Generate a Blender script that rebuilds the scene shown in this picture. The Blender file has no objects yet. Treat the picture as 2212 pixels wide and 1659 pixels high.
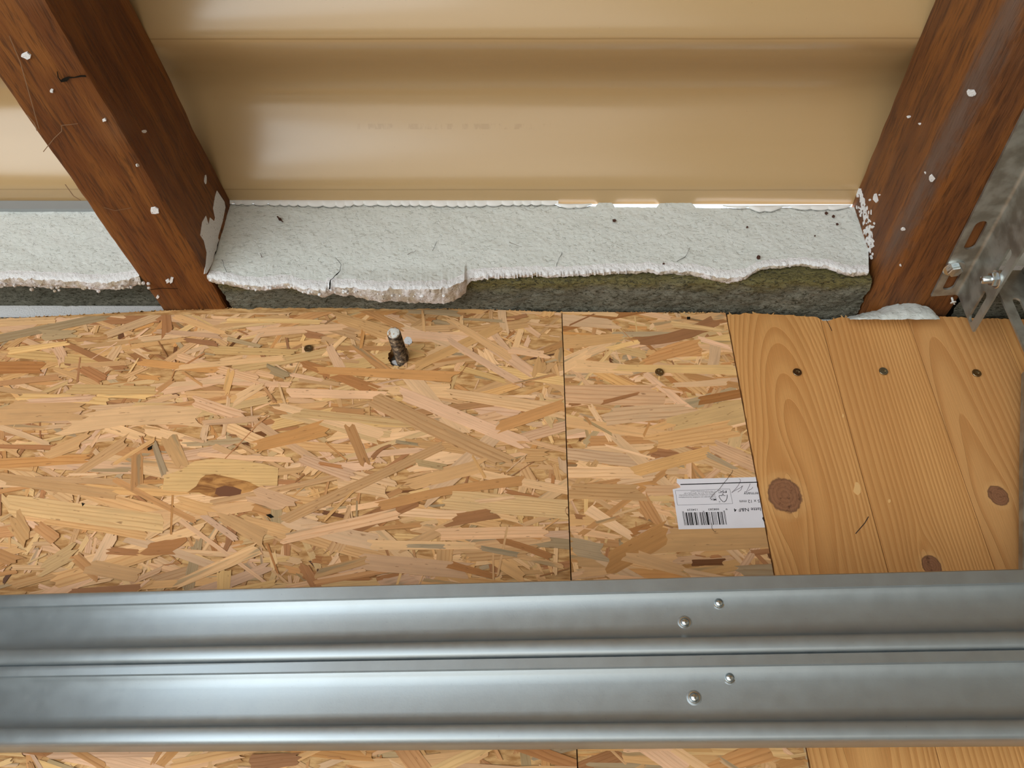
import bpy, bmesh, math, random
from mathutils import Vector, Matrix, noise

# ------------------------------------------------------------------ scene, camera, light
scn = bpy.context.scene
COL = scn.collection
ZC = 1.75                                   # eye height of the phone above the floor
FPX, PW, PH = 1670.0, 2212.0, 1659.0
YAW, PITCH, ROLL = 0.7, 33.48, 0.586
cd = bpy.data.cameras.new('camera')
cd.sensor_width = 36.0
cd.lens = FPX / PW * 36.0
cd.clip_start = 0.01
cam = bpy.data.objects.new('camera', cd)
COL.objects.link(cam)
RC = (Matrix.Rotation(math.radians(YAW), 3, 'Z') @ Matrix.Rotation(math.radians(90 + PITCH), 3, 'X')
      @ Matrix.Rotation(math.radians(ROLL), 3, 'Z'))
cam.matrix_world = Matrix.Translation((0, 0, ZC)) @ RC.to_4x4()
scn.camera = cam

scn.view_settings.view_transform = 'Standard'
scn.view_settings.look = 'None'
scn.view_settings.gamma = 1.0
scn.view_settings.use_curve_mapping = False
scn.view_settings.exposure = 0.42

world = bpy.data.worlds.new('sky')
scn.world = world
world.use_nodes = True
bg = world.node_tree.nodes['Background']
bg.inputs[0].default_value = (0.80, 0.91, 1.0, 1)
bg.inputs[1].default_value = 1.3


def area_light(name, loc, target, sx, sy, power, color):
    ld = bpy.data.lights.new(name, 'AREA')
    ld.shape = 'RECTANGLE'
    ld.size, ld.size_y = sx, sy
    ld.energy = power
    ld.color = color
    o = bpy.data.objects.new(name, ld)
    COL.objects.link(o)
    o.location = loc
    o.rotation_euler = (Vector(target) - Vector(loc)).to_track_quat('-Z', 'Y').to_euler()
    return o


# daylight falling in through the open side of the garage
area_light('daylight_open_side', (-1.30, -1.35, 1.10), (0.2, 0.2, 1.9), 2.4, 1.9, 26.0, (0.80, 0.92, 1.0))
# sun shining in under the roof edge on that side: it only reaches the floor, which throws it back up
sd = bpy.data.lights.new('sun', 'SUN')
sd.energy = 7.5
sd.angle = math.radians(2)
sd.color = (1.0, 0.97, 0.93)
so = bpy.data.objects.new('sun', sd)
COL.objects.link(so)
so.location = (-4, -1, 6)
so.rotation_euler = Vector((1.0, -0.22, -1.25)).to_track_quat('-Z', 'Y').to_euler()

random.seed(7)
# ------------------------------------------------------------------ geometry of the view
OFF = Vector((0, 0, ZC))


def ray(px, py):
    return RC @ Vector(((px - PW / 2) / FPX, (PH / 2 - py) / FPX, -1.0))


def PY(px, py, Y):          # point on the vertical plane y = Y seen at a pixel
    d = ray(px, py)
    return d * (Y / d.y)


def PZ(px, py, z):          # point on the horizontal plane z seen at a pixel
    d = ray(px, py)
    return d * (z / d.z)


def PX(px, py, x):
    d = ray(px, py)
    return d * (x / d.x)


YW = 0.580                  # face of the boards on the wall
YP = 0.533                  # face of the plaster band between the rafters
HR = PY(450, 598, YP).z     # underside of the rafters (above the camera)
HS = PY(1100, 438, YP).z    # underside of the roof sheet
RD = ray(1240, 1942)
RD.z = 0
RD = RD / RD.y              # direction of the rafters, per metre of y
TH = 0.012


def srgb(r, g, b):
    f = lambda c: (c / 255 / 12.92) if c / 255 <= 0.04045 else ((c / 255 + 0.055) / 1.055) ** 2.4
    return (f(r), f(g), f(b), 1.0)


# ------------------------------------------------------------------ objects
def wloc(o):
    p = Vector((0, 0, 0))
    while o:
        p = p + o.location
        o = o.parent
    return p


def tag(o, label=None, cat=None, group=None, kind=None):
    if label: o['label'] = label
    if cat: o['category'] = cat
    if group: o['group'] = group
    if kind: o['kind'] = kind
    return o


def link_mesh(name, me, parent, origin):
    o = bpy.data.objects.new(name, me)
    COL.objects.link(o)
    if parent:
        o.parent = parent
        o.location = origin - wloc(parent)
    else:
        o.location = origin
    return o


def mk(name, verts, faces, mats, parent=None, smooth=False, base=False, midx=None, uvs=None, tints=None):
    """verts in camera-relative metres -> one mesh object with its own origin"""
    vs = [Vector(v) + OFF for v in verts]
    lo = Vector((min(v.x for v in vs), min(v.y for v in vs), min(v.z for v in vs)))
    hi = Vector((max(v.x for v in vs), max(v.y for v in vs), max(v.z for v in vs)))
    org = (lo + hi) / 2
    if base or not parent:
        org.z = lo.z
    me = bpy.data.meshes.new(name)
    me.from_pydata([v - org for v in vs], [], faces)
    if not isinstance(mats, (list, tuple)):
        mats = [mats]
    for m in mats:
        me.materials.append(m)
    if midx:
        me.polygons.foreach_set('material_index', midx)
    if smooth:
        me.polygons.foreach_set('use_smooth', [True] * len(me.polygons))
    if uvs is not None:
        ul = me.uv_layers.new(name='UVMap')
        for p in me.polygons:
            for li in p.loop_indices:
                ul.data[li].uv = uvs[me.loops[li].vertex_index]
    if tints is not None:
        at = me.attributes.new('tint', 'FLOAT_COLOR', 'POINT')
        for i, t in enumerate(tints):
            at.data[i].color = t
    me.update()
    return link_mesh(name, me, parent, org)


def empty(name, p, **kw):
    o = bpy.data.objects.new(name, None)
    o.empty_display_size = 0.02
    COL.objects.link(o)
    o.location = Vector(p) + OFF
    return tag(o, **kw)


class MB:
    """collects shapes; build() links them as ONE mesh"""
    def __init__(s):
        s.v, s.f, s.m = [], [], []

    def add(s, v, f, mi=0):
        n = len(s.v)
        s.v += [Vector(p) for p in v]
        s.f += [tuple(i + n for i in q) for q in f]
        s.m += [mi] * len(f)
        return s

    def box(s, x0, x1, y0, y1, z0, z1, mi=0):
        v = [(x, y, z) for x in (x0, x1) for y in (y0, y1) for z in (z0, z1)]
        return s.add(v, [(0, 1, 3, 2), (4, 6, 7, 5), (0, 4, 5, 1), (2, 3, 7, 6), (0, 2, 6, 4), (1, 5, 7, 3)], mi)

    def grid(s, rows, mi=0, flip=False):
        n = len(s.v)
        w = len(rows[0])
        for r in rows:
            s.v += [Vector(p) for p in r]
        for j in range(len(rows) - 1):
            for i in range(w - 1):
                q = (n + j * w + i, n + j * w + i + 1, n + (j + 1) * w + i + 1, n + (j + 1) * w + i)
                s.f.append(q[::-1] if flip else q)
                s.m.append(mi)
        return s

    def lathe(s, c, axis, prof, seg=24, mi=0, cap0=False, cap1=False):
        """prof: (radius, height along axis)"""
        axis = Vector(axis).normalized()
        a = axis.orthogonal().normalized()
        b = axis.cross(a)
        n = len(s.v)
        for r, h in prof:
            for k in range(seg):
                t = 2 * math.pi * k / seg
                s.v.append(Vector(c) + axis * h + (a * math.cos(t) + b * math.sin(t)) * r)
        for j in range(len(prof) - 1):
            for k in range(seg):
                k2 = (k + 1) % seg
                s.f.append((n + j * seg + k, n + j * seg + k2, n + (j + 1) * seg + k2, n + (j + 1) * seg + k))
                s.m.append(mi)
        if cap0:
            s.f.append(tuple(n + k for k in range(seg))[::-1]); s.m.append(mi)
        if cap1:
            q = n + (len(prof) - 1) * seg
            s.f.append(tuple(q + k for k in range(seg))); s.m.append(mi)
        return s

    def prism(s, poly, nrm, depth, mi=0):
        """planar polygon of 3-d points, extruded along nrm by depth"""
        nrm = Vector(nrm).normalized() * depth
        n = len(s.v)
        k = len(poly)
        s.v += [Vector(p) for p in poly] + [Vector(p) + nrm for p in poly]
        s.f.append(tuple(range(n, n + k))[::-1])
        s.f.append(tuple(range(n + k, n + 2 * k)))
        s.m += [mi, mi]
        for i in range(k):
            j = (i + 1) % k
            s.f.append((n + i, n + j, n + k + j, n + k + i)); s.m.append(mi)
        return s

    def ribbon(s, pts, w, nrm, thick=0.00004, mi=0):
        """thin flat line along 3-d points lying in a plane with normal nrm"""
        nrm = Vector(nrm).normalized()
        pts = [Vector(p) for p in pts]
        L = []
        for i, p in enumerate(pts):
            d = (pts[min(i + 1, len(pts) - 1)] - pts[max(i - 1, 0)]).normalized()
            side = d.cross(nrm).normalized()
            ww = w[i] if isinstance(w, (list, tuple)) else w
            L.append((p + side * ww / 2 + nrm * thick, p - side * ww / 2 + nrm * thick))
        n = len(s.v)
        for a, b in L:
            s.v += [a, b]
        for i in range(len(L) - 1):
            s.f.append((n + 2 * i, n + 2 * i + 1, n + 2 * i + 3, n + 2 * i + 2)); s.m.append(mi)
        return s

    def build(s, name, mats, parent=None, smooth=False, base=False):
        return mk(name, s.v, s.f, mats, parent, smooth, base, s.m)


def shade_auto(o, ang=35):
    """smooth faces, sharp where the surface really turns"""
    me = o.data
    me.polygons.foreach_set('use_smooth', [True] * len(me.polygons))
    me.set_sharp_from_angle(angle=math.radians(ang))
    return o


def fbm(p, oct=3):
    return noise.fractal(Vector(p), 0.9, 2.0, oct)


# ------------------------------------------------------------------ node helper
class V:
    def __init__(s, g, k): s.g, s.k = g, k
    def _m(s, op, o=None, c=None): return s.g.math(op, s, o, c)
    def __add__(s, o): return s._m('ADD', o)
    __radd__ = __add__
    def __mul__(s, o): return s._m('MULTIPLY', o)
    __rmul__ = __mul__
    def __sub__(s, o): return s._m('SUBTRACT', o)
    def __rsub__(s, o): return s.g.math('SUBTRACT', o, s)
    def __truediv__(s, o): return s._m('DIVIDE', o)
    def pow(s, o): return s._m('POWER', o)
    def abs(s): return s._m('ABSOLUTE')
    def frac(s): return s._m('FRACT')
    def sin(s): return s._m('SINE')
    def sqrt(s): return s._m('SQRT')
    def max(s, o): return s._m('MAXIMUM', o)
    def min(s, o): return s._m('MINIMUM', o)
    def lt(s, o): return s._m('LESS_THAN', o)
    def gt(s, o): return s._m('GREATER_THAN', o)
    def exp(s): return s._m('EXPONENT')


class G:
    def __init__(s, name):
        s.mat = bpy.data.materials.new(name)
        s.mat.use_nodes = True
        s.nt = s.mat.node_tree
        s.bsdf = s.nt.nodes['Principled BSDF']

    def put(s, sock, val):
        if isinstance(val, V):
            s.nt.links.new(val.k, sock)
        elif val is not None:
            sock.default_value = val

    def node(s, t, **kw):
        n = s.nt.nodes.new(t)
        for k, v in kw.items():
            setattr(n, k, v)
        return n

    def math(s, op, a, b=None, c=None):
        n = s.node('ShaderNodeMath', operation=op)
        for i, x in enumerate((a, b, c)):
            if x is not None:
                s.put(n.inputs[i], x)
        return V(s, n.outputs[0])

    def pos(s):
        n = s.node('ShaderNodeNewGeometry')
        return V(s, n.outputs['Position'])

    def uv(s):
        return V(s, s.node('ShaderNodeUVMap').outputs[0])

    def sep(s, v):
        n = s.node('ShaderNodeSeparateXYZ')
        s.put(n.inputs[0], v)
        return [V(s, o) for o in n.outputs]

    def xyz(s):             # camera-relative metres
        x, y, z = s.sep(s.pos())
        return x, y, z - ZC

    def comb(s, x, y, z):
        n = s.node('ShaderNodeCombineXYZ')
        for i, q in enumerate((x, y, z)):
            s.put(n.inputs[i], q)
        return V(s, n.outputs[0])

    def noise(s, vec, scale=1.0, detail=2.0, rough=0.5, dist=0.0):
        n = s.node('ShaderNodeTexNoise')
        s.put(n.inputs['Vector'], vec)
        n.inputs['Scale'].default_value = scale
        n.inputs['Detail'].default_value = detail
        n.inputs['Roughness'].default_value = rough
        n.inputs['Distortion'].default_value = dist
        return V(s, n.outputs['Fac'])

    def vor(s, vec, scale=1.0, feature='F1'):
        n = s.node('ShaderNodeTexVoronoi', feature=feature)
        s.put(n.inputs['Vector'], vec)
        n.inputs['Scale'].default_value = scale
        return V(s, n.outputs['Distance'])

    def ss(s, v, a, b, lo=0.0, hi=1.0):
        n = s.node('ShaderNodeMapRange', interpolation_type='SMOOTHSTEP')
        s.put(n.inputs[0], v)
        n.inputs[1].default_value, n.inputs[2].default_value = a, b
        n.inputs[3].default_value, n.inputs[4].default_value = lo, hi
        return V(s, n.outputs[0])

    def mix(s, f, a, b, mode='MIX'):
        n = s.node('ShaderNodeMix', data_type='RGBA', blend_type=mode)
        s.put(n.inputs[0], f)
        s.put(n.inputs[6], a)
        s.put(n.inputs[7], b)
        return V(s, n.outputs[2])

    def scale(s, col, f):
        n = s.node('ShaderNodeVectorMath', operation='SCALE')
        s.put(n.inputs[0], col)
        s.put(n.inputs['Scale'], f)
        return V(s, n.outputs[0])

    def attr(s, name):
        n = s.node('ShaderNodeAttribute', attribute_name=name)
        return V(s, n.outputs['Color']), V(s, n.outputs['Alpha'])

    def bump(s, h, dist=0.001, strength=1.0):
        n = s.node('ShaderNodeBump')
        n.inputs['Strength'].default_value = strength
        n.inputs['Distance'].default_value = dist
        s.put(n.inputs['Height'], h)
        return V(s, n.outputs[0])

    def out(s, col, rough=0.6, metal=0.0, nrm=None, spec=0.5, alpha=None, aniso=None):
        b = s.bsdf
        s.put(b.inputs['Base Color'], col)
        s.put(b.inputs['Roughness'], rough)
        s.put(b.inputs['Metallic'], metal)
        b.inputs['Specular IOR Level'].default_value = spec
        if nrm is not None: s.put(b.inputs['Normal'], nrm)
        if alpha is not None: s.put(b.inputs['Alpha'], alpha)
        return s.mat


M = {}


def plain(name, col, rough=0.6, metal=0.0, spec=0.5):
    g = G(name)
    M[name] = g.out(col, rough, metal, None, spec)
    return M[name]


plain('black_print', srgb(22, 18, 20), 0.7, 0, 0.2)
plain('pen_ink', srgb(88, 74, 84), 0.7, 0, 0.2)
plain('dark_gap', srgb(26, 22, 16), 0.9, 0, 0.1)
plain('dark_speck', srgb(52, 34, 24), 0.8)
plain('fly_brown', srgb(70, 40, 28), 0.8)
plain('concrete_floor', srgb(196, 194, 188), 0.85)
plain('room_plaster', srgb(150, 144, 132), 0.9)
plain('cobweb', srgb(122, 92, 66), 0.9)


def m_plaster():
    g = G('white_plaster')
    x, y, z = g.xyz()
    p = g.comb(x, y, z)
    streak = g.comb(x * 210 + z * 120, y * 100, z * 330 - x * 90)
    n1 = g.noise(streak, 1.0, 3, 0.6, 0.6)
    n2 = g.noise(p, 900, 2, 0.5)
    n3 = g.noise(p, 55, 3, 0.5)
    pit = g.ss(n1, 0.36, 0.30)
    col = g.mix(n3, srgb(200, 202, 195), srgb(214, 215, 210))
    col = g.mix(pit * 0.30, col, srgb(120, 118, 108))
    nr = g.bump(n1 * 0.9 + n2 * 0.2 + g.ss(n1, 0.42, 0.34) * -0.5, 0.0008, 0.75)
    M['plaster'] = g.out(col, 0.88, 0, nr, 0.25)
    g = G('broken_plaster')
    x, y, z = g.xyz()
    p = g.comb(x, y, z)
    n1 = g.noise(p, 420, 4, 0.65)
    n2 = g.noise(p, 90, 2, 0.5)
    col = g.mix(g.ss(n2, 0.35, 0.65), srgb(222, 214, 212), srgb(186, 170, 150))
    col = g.mix(g.ss(n1, 0.42, 0.30), col, srgb(112, 98, 80))
    M['plaster_raw'] = g.out(col, 0.92, 0, g.bump(n1, 0.0018, 1.0), 0.2)
    g = G('fresh_plaster_rim')
    x, y, z = g.xyz()
    n1 = g.noise(g.comb(x, y, z), 620, 3, 0.6)
    col = g.mix(g.ss(n1, 0.38, 0.28), srgb(222, 219, 218), srgb(148, 140, 132))
    M['plaster_rim'] = g.out(col, 0.9, 0, g.bump(n1, 0.001, 0.8), 0.2)
    g = G('white_sealant')
    x, y, z = g.xyz()
    n1 = g.noise(g.comb(x, y, z), 70, 2)
    M['sealant'] = g.out(g.mix(n1, srgb(214, 212, 206), srgb(228, 222, 218)), 0.55, 0, None, 0.4)


def m_wool():
    g = G('mineral_wool')
    x, y, z = g.xyz()
    p = g.comb(x * 0.45, y, z)
    n1 = g.noise(p, 430, 5, 0.75, 0.9)
    n2 = g.noise(p, 40, 3, 0.55)
    n3 = g.noise(g.comb(x * 0.25, y, z), 1500, 2, 0.6, 1.2)
    col = g.mix(g.ss(n2, 0.40, 0.62), srgb(130, 127, 112), srgb(146, 142, 126))
    olive = g.ss(y + (n2 - 0.5) * 0.03, YP + 0.024, YP + 0.010)
    col = g.mix(olive * 0.85, col, srgb(136, 124, 72))
    col = g.mix(g.ss(n1, 0.54, 0.36), col, srgb(72, 68, 54))
    col = g.mix(g.ss(n3, 0.62, 0.74), col, srgb(178, 176, 160))
    M['wool'] = g.out(col, 1.0, 0, g.bump(n1 + n3 * 0.6, 0.003, 1.0), 0.05)


def m_sheet():
    g = G('cream_roof_sheet')
    x, y, z = g.xyz()
    n1 = g.noise(g.comb(x * 2.2, y * 30, 0.0), 1.0, 3)
    col = g.mix(n1, srgb(174, 142, 98), srgb(184, 152, 108))
    for yl, a in ((PZ(1100, 410, HS).y, 0.26), (PZ(1100, 84, HS).y, 0.30)):
        wob = g.noise(g.comb(x * 9, 3.0, 0.0), 1.0, 2) * 0.0016
        d = (y - (yl - 0.0008) - wob).abs()
        col = g.mix(g.ss(d, 0.0012, 0.0003) * a, col, srgb(92, 62, 32))
    # worn, unreadable marking along one corrugation
    ym = PZ(850, 306, HS + 0.012).y
    blk = g.noise(g.comb(x * 130, y * 60, 1.7), 1.0, 2, 0.6)
    band = g.ss((y - ym).abs(), 0.0022, 0.0016) * g.ss(x, -0.16, -0.145) * g.ss(x, 0.035, 0.02)
    col = g.mix(band * g.ss(blk, 0.50, 0.62) * 0.35, col, srgb(150, 116, 76))
    sp = g.noise(g.comb(x, y * 3, 0.0), 300, 2, 0.5)
    col = g.mix(g.ss(sp, 0.76, 0.80) * 0.5, col, srgb(110, 80, 46))
    rg = g.noise(g.comb(x * 8, y * 60, 0.0), 1.0, 3)
    M['sheet'] = g.out(col, rg * 0.08 + 0.19, 0, g.bump(rg, 0.0004, 0.12), 0.75)


def m_rafter(name, ux, uy, dirt=None):
    """dark stained timber, grain along the rafter"""
    g = G(name)
    x, y, z = g.xyz()
    a = (x - y * RD.x) * 1.0             # across
    n1 = g.noise(g.comb(a * 380, y * 34, z * 380), 1.0, 4, 0.62, 0.5)
    n2 = g.noise(g.comb(a * 48, y * 4.5, z * 48), 1.0, 3, 0.55, 0.9)
    n3 = g.noise(g.comb(a * 20, y * 14, z * 20), 1.0, 2)
    col = g.mix(g.ss(n2, 0.35, 0.66), ux, uy)
    col = g.mix(g.ss(n1, 0.53, 0.34) * 0.6, col, srgb(50, 25, 8))
    col = g.mix(g.ss(n3, 0.56, 0.76) * 0.30, col, srgb(128, 88, 58))
    if dirt:
        # grey dust caught along the worn arris
        ax, az = dirt
        d1 = (a - ax)
        d2 = (z - az)
        dn = g.noise(g.comb(a * 150, y * 70, z * 150), 1.0, 4, 0.7)
        dd = (d1 * d1 + d2 * d2).sqrt() + (dn - 0.5) * 0.030
        fade = g.ss(y, YP + 0.01, YP - 0.05)
        col = g.mix(g.ss(dd, 0.019, 0.001) * 0.8 * fade, col, srgb(98, 78, 66))
    M[name] = g.out(col, 0.62, 0, g.bump(n1 + n2 * 0.7, 0.0014, 0.9), 0.35)


def m_osb():
    g = G('osb_strand')
    u, v, _ = g.sep(g.uv())
    tint, seed = g.attr('tint')
    s1 = (seed * 7.31).frac()
    s2 = (seed * 13.77).frac()
    n1 = g.noise(g.comb(u * 14 + seed * 37, v * 420 + seed * 91, seed * 13), 1.0, 3, 0.6)
    wv = g.noise(g.comb(u * 11 + seed * 51, v * 75, seed * 29), 1.0, 3, 0.6)
    pitch = s1 * 0.0030 + 0.0018
    ln = ((v + wv * 0.008) / pitch).frac()
    line = g.ss(ln, 0.50, 0.93) * g.ss(ln, 1.0, 0.95)
    n3 = g.noise(g.comb(u * 40 + seed * 17, v * 90, seed * 5), 1.0, 2)
    st = g.ss(s2, 0.15, 0.8) * 0.5 * g.ss(n3, 0.25, 0.6, 0.4, 1.0)
    col = g.scale(tint, n1 * 0.42 + 0.76 + (n3 - 0.5) * 0.30)
    dark = g.mix(1.0, col, (0.66, 0.50, 0.34, 1), 'MULTIPLY')
    col = g.mix(line * st, col, dark)
    sp = g.noise(g.comb(u * 120, v * 500, seed * 77), 1.0, 1)
    col = g.mix(g.ss(sp, 0.70, 0.78) * 0.6, col, srgb(120, 76, 40))
    blue = g.noise(g.comb(u * 22 + seed * 9, v * 160, seed * 3), 1.0, 2)
    col = g.mix(g.ss(blue, 0.60, 0.72) * g.ss((seed * 5.17).frac(), 0.80, 0.84) * 0.55, col, srgb(128, 116, 88))
    # the drilled hole round the threaded rod
    x, y, z = g.xyz()
    c = PY(861, 769, YW)
    hn = g.noise(g.comb(x, y, z), 260, 2) * 0.35
    e = (((x - c.x) / 0.0098).pow(2.0) + ((z - c.z) / 0.0122).pow(2.0)).sqrt() + hn
    al = e.gt(1.12)
    M['osb'] = g.out(col, 0.58, 0, g.bump(n1 * 0.6 + line * -0.3, 0.0004, 0.45), 0.35, al)
    g = G('osb_core')
    x, y, z = g.xyz()
    n1 = g.noise(g.comb(x * 60, y * 200, z * 240), 1.0, 4, 0.6)
    n2 = g.noise(g.comb(x * 20, y * 40, z * 60), 1.0, 3)
    col = g.mix(g.ss(n1, 0.35, 0.65), srgb(168, 118, 66), srgb(214, 168, 112))
    col = g.mix(g.ss(n2, 0.58, 0.70) * 0.5, col, srgb(126, 80, 40))
    e = (((x - c.x) / 0.0098).pow(2.0) + ((z - c.z) / 0.0122).pow(2.0)).sqrt()
    M['osb_core'] = g.out(col, 0.7, 0, g.bump(n1, 0.001), 0.3, e.gt(1.0))
    g = G('osb_knot')
    x, y, z = g.xyz()
    n1 = g.noise(g.comb(x * 45, y, z * 160), 1.0, 4, 0.6, 1.0)
    col = g.mix(g.ss(n1, 0.35, 0.65), srgb(134, 84, 40), srgb(196, 140, 78))
    M['osb_knot'] = g.out(col, 0.6, 0, g.bump(n1, 0.0005), 0.3)


def m_spruce(name, xc, zc, kup, kdn, a1, a2, knots, warm, seed, x0, x1):
    """flat-sawn spruce: nested flame figure round (xc, zc) plus knots, all in wall coordinates"""
    g = G(name)
    x, y, z = g.xyz()
    w1 = (g.noise(g.comb(x * 10, seed, z * 3.5), 1.0, 2) - 0.5) * 0.012
    w2 = (g.noise(g.comb(x * 60, seed, z * 9), 1.0, 2) - 0.5) * 0.0016
    xx = x + w1 + w2
    for kx, kz, kr in knots:
        ddx, ddz = (x - kx) / (kr * 2.4), (z - kz) / (kr * 3.2)
        e = ((ddx * ddx + ddz * ddz) * -1.0).exp()
        xx = xx + e * g.ss(x - kx, -kr * 0.7, kr * 0.7, -1.0, 1.0) * (-kr * 0.9)
    dx = xx - xc
    dz = z - zc
    dzz = dz.max(0.0) * kup + (dz.min(0.0)) * kdn
    r = (dx * dx + dzz * dzz).sqrt()
    rr = r * a1 + r * r * a2 + (g.noise(g.comb(r * 120, seed, 0.0), 1.0, 1) - 0.5) * 1.1
    fr = rr.frac()
    late = g.ss(fr, 0.25, 0.90) * g.ss(fr, 1.0, 0.965)
    fib = g.noise(g.comb(x * 900, seed, z * 22), 1.0, 3, 0.6)
    tone = g.noise(g.comb(x * 16, seed * 2, z * 3), 1.0, 2)
    lt, dk = warm
    col = g.mix(g.ss(tone, 0.3, 0.7), lt, g.mix(0.35, lt, dk))
    col = g.mix(late * 0.45, col, dk)
    col = g.scale(col, fib * 0.24 + 0.88)
    for kx, kz, kr in knots:
        kn = g.noise(g.comb(x, seed, z), 190, 3, 0.6)
        dd = (((x - kx) / kr).pow(2.0) + ((z - kz) / (kr * 1.12)).pow(2.0)).sqrt() + (kn - 0.5) * 0.34
        halo = g.ss(dd, 1.55, 1.1) * g.ss(dd, 0.85, 1.0)
        col = g.mix(halo * 0.22, col, srgb(226, 180, 120))
        ringk = ((dd * 4.2).frac())
        kc = g.mix(g.ss(ringk, 0.2, 1.0) * 0.45, srgb(146, 100, 70), srgb(112, 74, 52))
        kc = g.mix(g.ss(kn, 0.55, 0.68) * 0.8, kc, srgb(84, 50, 30))
        kc = g.mix(g.ss(dd, 0.75, 0.95) * 0.5, kc, srgb(104, 72, 50))
        col = g.mix(g.ss(dd, 1.02, 0.90), col, kc)
    sp = g.noise(g.comb(x, seed, z * 0.6), 330, 1)
    col = g.mix(g.ss(sp, 0.80, 0.83) * 0.6, col, srgb(92, 58, 30))
    M[name] = g.out(col, 0.48, 0, g.bump(late * -0.6 + fib * 0.6, 0.0005, 0.6), 0.4)


def m_metal():
    g = G('galvanised_steel')
    x, y, z = g.xyz()
    p = g.comb(x, y, z)
    n1 = g.noise(p, 90, 4, 0.6)
    n2 = g.noise(p, 700, 2, 0.6)
    n3 = g.noise(g.comb(x * 6, y * 90, z * 90), 1.0, 3)
    col = g.mix(n1, srgb(152, 158, 161), srgb(166, 172, 174))
    col = g.mix(g.ss(n2, 0.70, 0.78) * 0.35, col, srgb(120, 122, 122))
    M['galv'] = g.out(col, g.ss(n1, 0.3, 0.7, 0.43, 0.47), 0.88, g.bump(n2 * 0.4 + n3 * 0.2, 0.0002, 0.3), 0.5)
    g = G('galvanised_bracket')
    x, y, z = g.xyz()
    p = g.comb(x, y, z)
    n1 = g.noise(p, 60, 3, 0.6)
    col = g.mix(g.ss(n1, 0.35, 0.65), srgb(150, 148, 138), srgb(178, 178, 170))
    M['galv_bracket'] = g.out(col, g.ss(n1, 0.3, 0.7, 0.42, 0.55), 0.85, None, 0.5)
    plain('zinc_bolt', srgb(212, 220, 224), 0.24, 1.0)
    plain('rivet_steel', srgb(196, 200, 200), 0.20, 1.0)
    plain('screw_steel', srgb(150, 136, 112), 0.24, 1.0)
    plain('grey_trim', srgb(150, 152, 152), 0.5, 0.3)
    g = G('rusty_thread')
    x, y, z = g.xyz()
    n1 = g.noise(g.comb(x, y, z), 260, 3, 0.6)
    col = g.mix(g.ss(n1, 0.4, 0.62), srgb(58, 44, 32), srgb(128, 104, 78))
    col = g.mix(g.ss(n1, 0.66, 0.72), col, srgb(196, 188, 172))
    M['rod'] = g.out(col, 0.45, 0.55, None, 0.5)
    g = G('paint_on_rod_end')
    x, y, z = g.xyz()
    n1 = g.noise(g.comb(x, y, z), 330, 3, 0.6)
    col = g.mix(g.ss(n1, 0.48, 0.62), srgb(206, 204, 198), srgb(158, 116, 72))
    M['rod_end'] = g.out(col, 0.7, 0, g.bump(n1, 0.0008), 0.3)


def m_misc():
    g = G('sticker_paper')
    x, y, z = g.xyz()
    n1 = g.noise(g.comb(x, y, z), 60, 2)
    M['paper'] = g.out(g.mix(n1, srgb(218, 212, 216), srgb(228, 223, 228)), 0.6, 0, None, 0.3)


m_plaster(); m_wool(); m_sheet(); m_osb(); m_metal(); m_misc()

# ------------------------------------------------------------------ rafter axes
LR = PZ(450, 598, HR)                      # right lower arris of one rafter
LL = PZ(299, 598, HR)                      # its left lower arris
RL = PZ(1951, 491, HR)
RR = PZ(2061, 661, HR)


def at_y(p, Y):
    return Vector((p.x + RD.x * (Y - p.y), Y, p.z))


XLR = lambda Y: at_y(LR, Y).x
XLL = lambda Y: at_y(LL, Y).x
XRL = lambda Y: at_y(RL, Y).x
XRR = lambda Y: at_y(RR, Y).x
m_rafter('rafter_wood_a', srgb(98, 52, 16), srgb(126, 75, 28))
m_rafter('rafter_wood_b', srgb(98, 57, 26), srgb(124, 74, 30), (XRL(0.0), HR))

# ------------------------------------------------------------------ the setting
XA, XB, YB = -1.28, 1.5, -3.4               # open side, right wall, rear wall
tag(MB().box(-8.0, XB + 2, YB - 2, 3.0, -ZC - 0.05, -ZC).build('floor', M['concrete_floor']), 'pale grey concrete floor of the garage', kind='structure')
tag(MB().box(XB, XB + 0.12, YB, 0.9, -ZC, HS + 0.05).build('wall_right', M['room_plaster']), 'rendered side wall of the garage', kind='structure')
tag(MB().box(XA, XB, YB - 0.12, YB, -ZC, HS + 0.05).build('wall_back', M['room_plaster']), 'rendered rear wall of the garage', kind='structure')
tag(MB().box(XA - 0.12, XA, 0.02, YW + TH, -ZC, HS + 0.05).build('sun_screen_left', M['room_plaster']), 'short unseen side wall added to screen the sun from the floor', kind='structure')  # unseen piece added to keep sun off the floor near the front wall
wf = MB().box(-3.6, XB, YW + TH, 0.80, -ZC, HR - 0.001).build('wall_front', M['plaster'])  # stretch beyond the open side is added, unseen, to shade the floor
MB().box(XA, XB, 0.664, 0.80, HR - 0.001, HS - 0.008).build('sky_backing', M['room_plaster'], wf)  # added backing, stops sky showing through the gaps beside the wool
MB().box(XA, XB, YP + 0.0082, 0.664, HS - 0.011, HS - 0.008).build('sky_lid', M['room_plaster'], wf)  # unseen lid added to keep sky light out of the wool cavity
tag(wf, 'white plastered wall behind the wooden boards', kind='structure')


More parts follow.
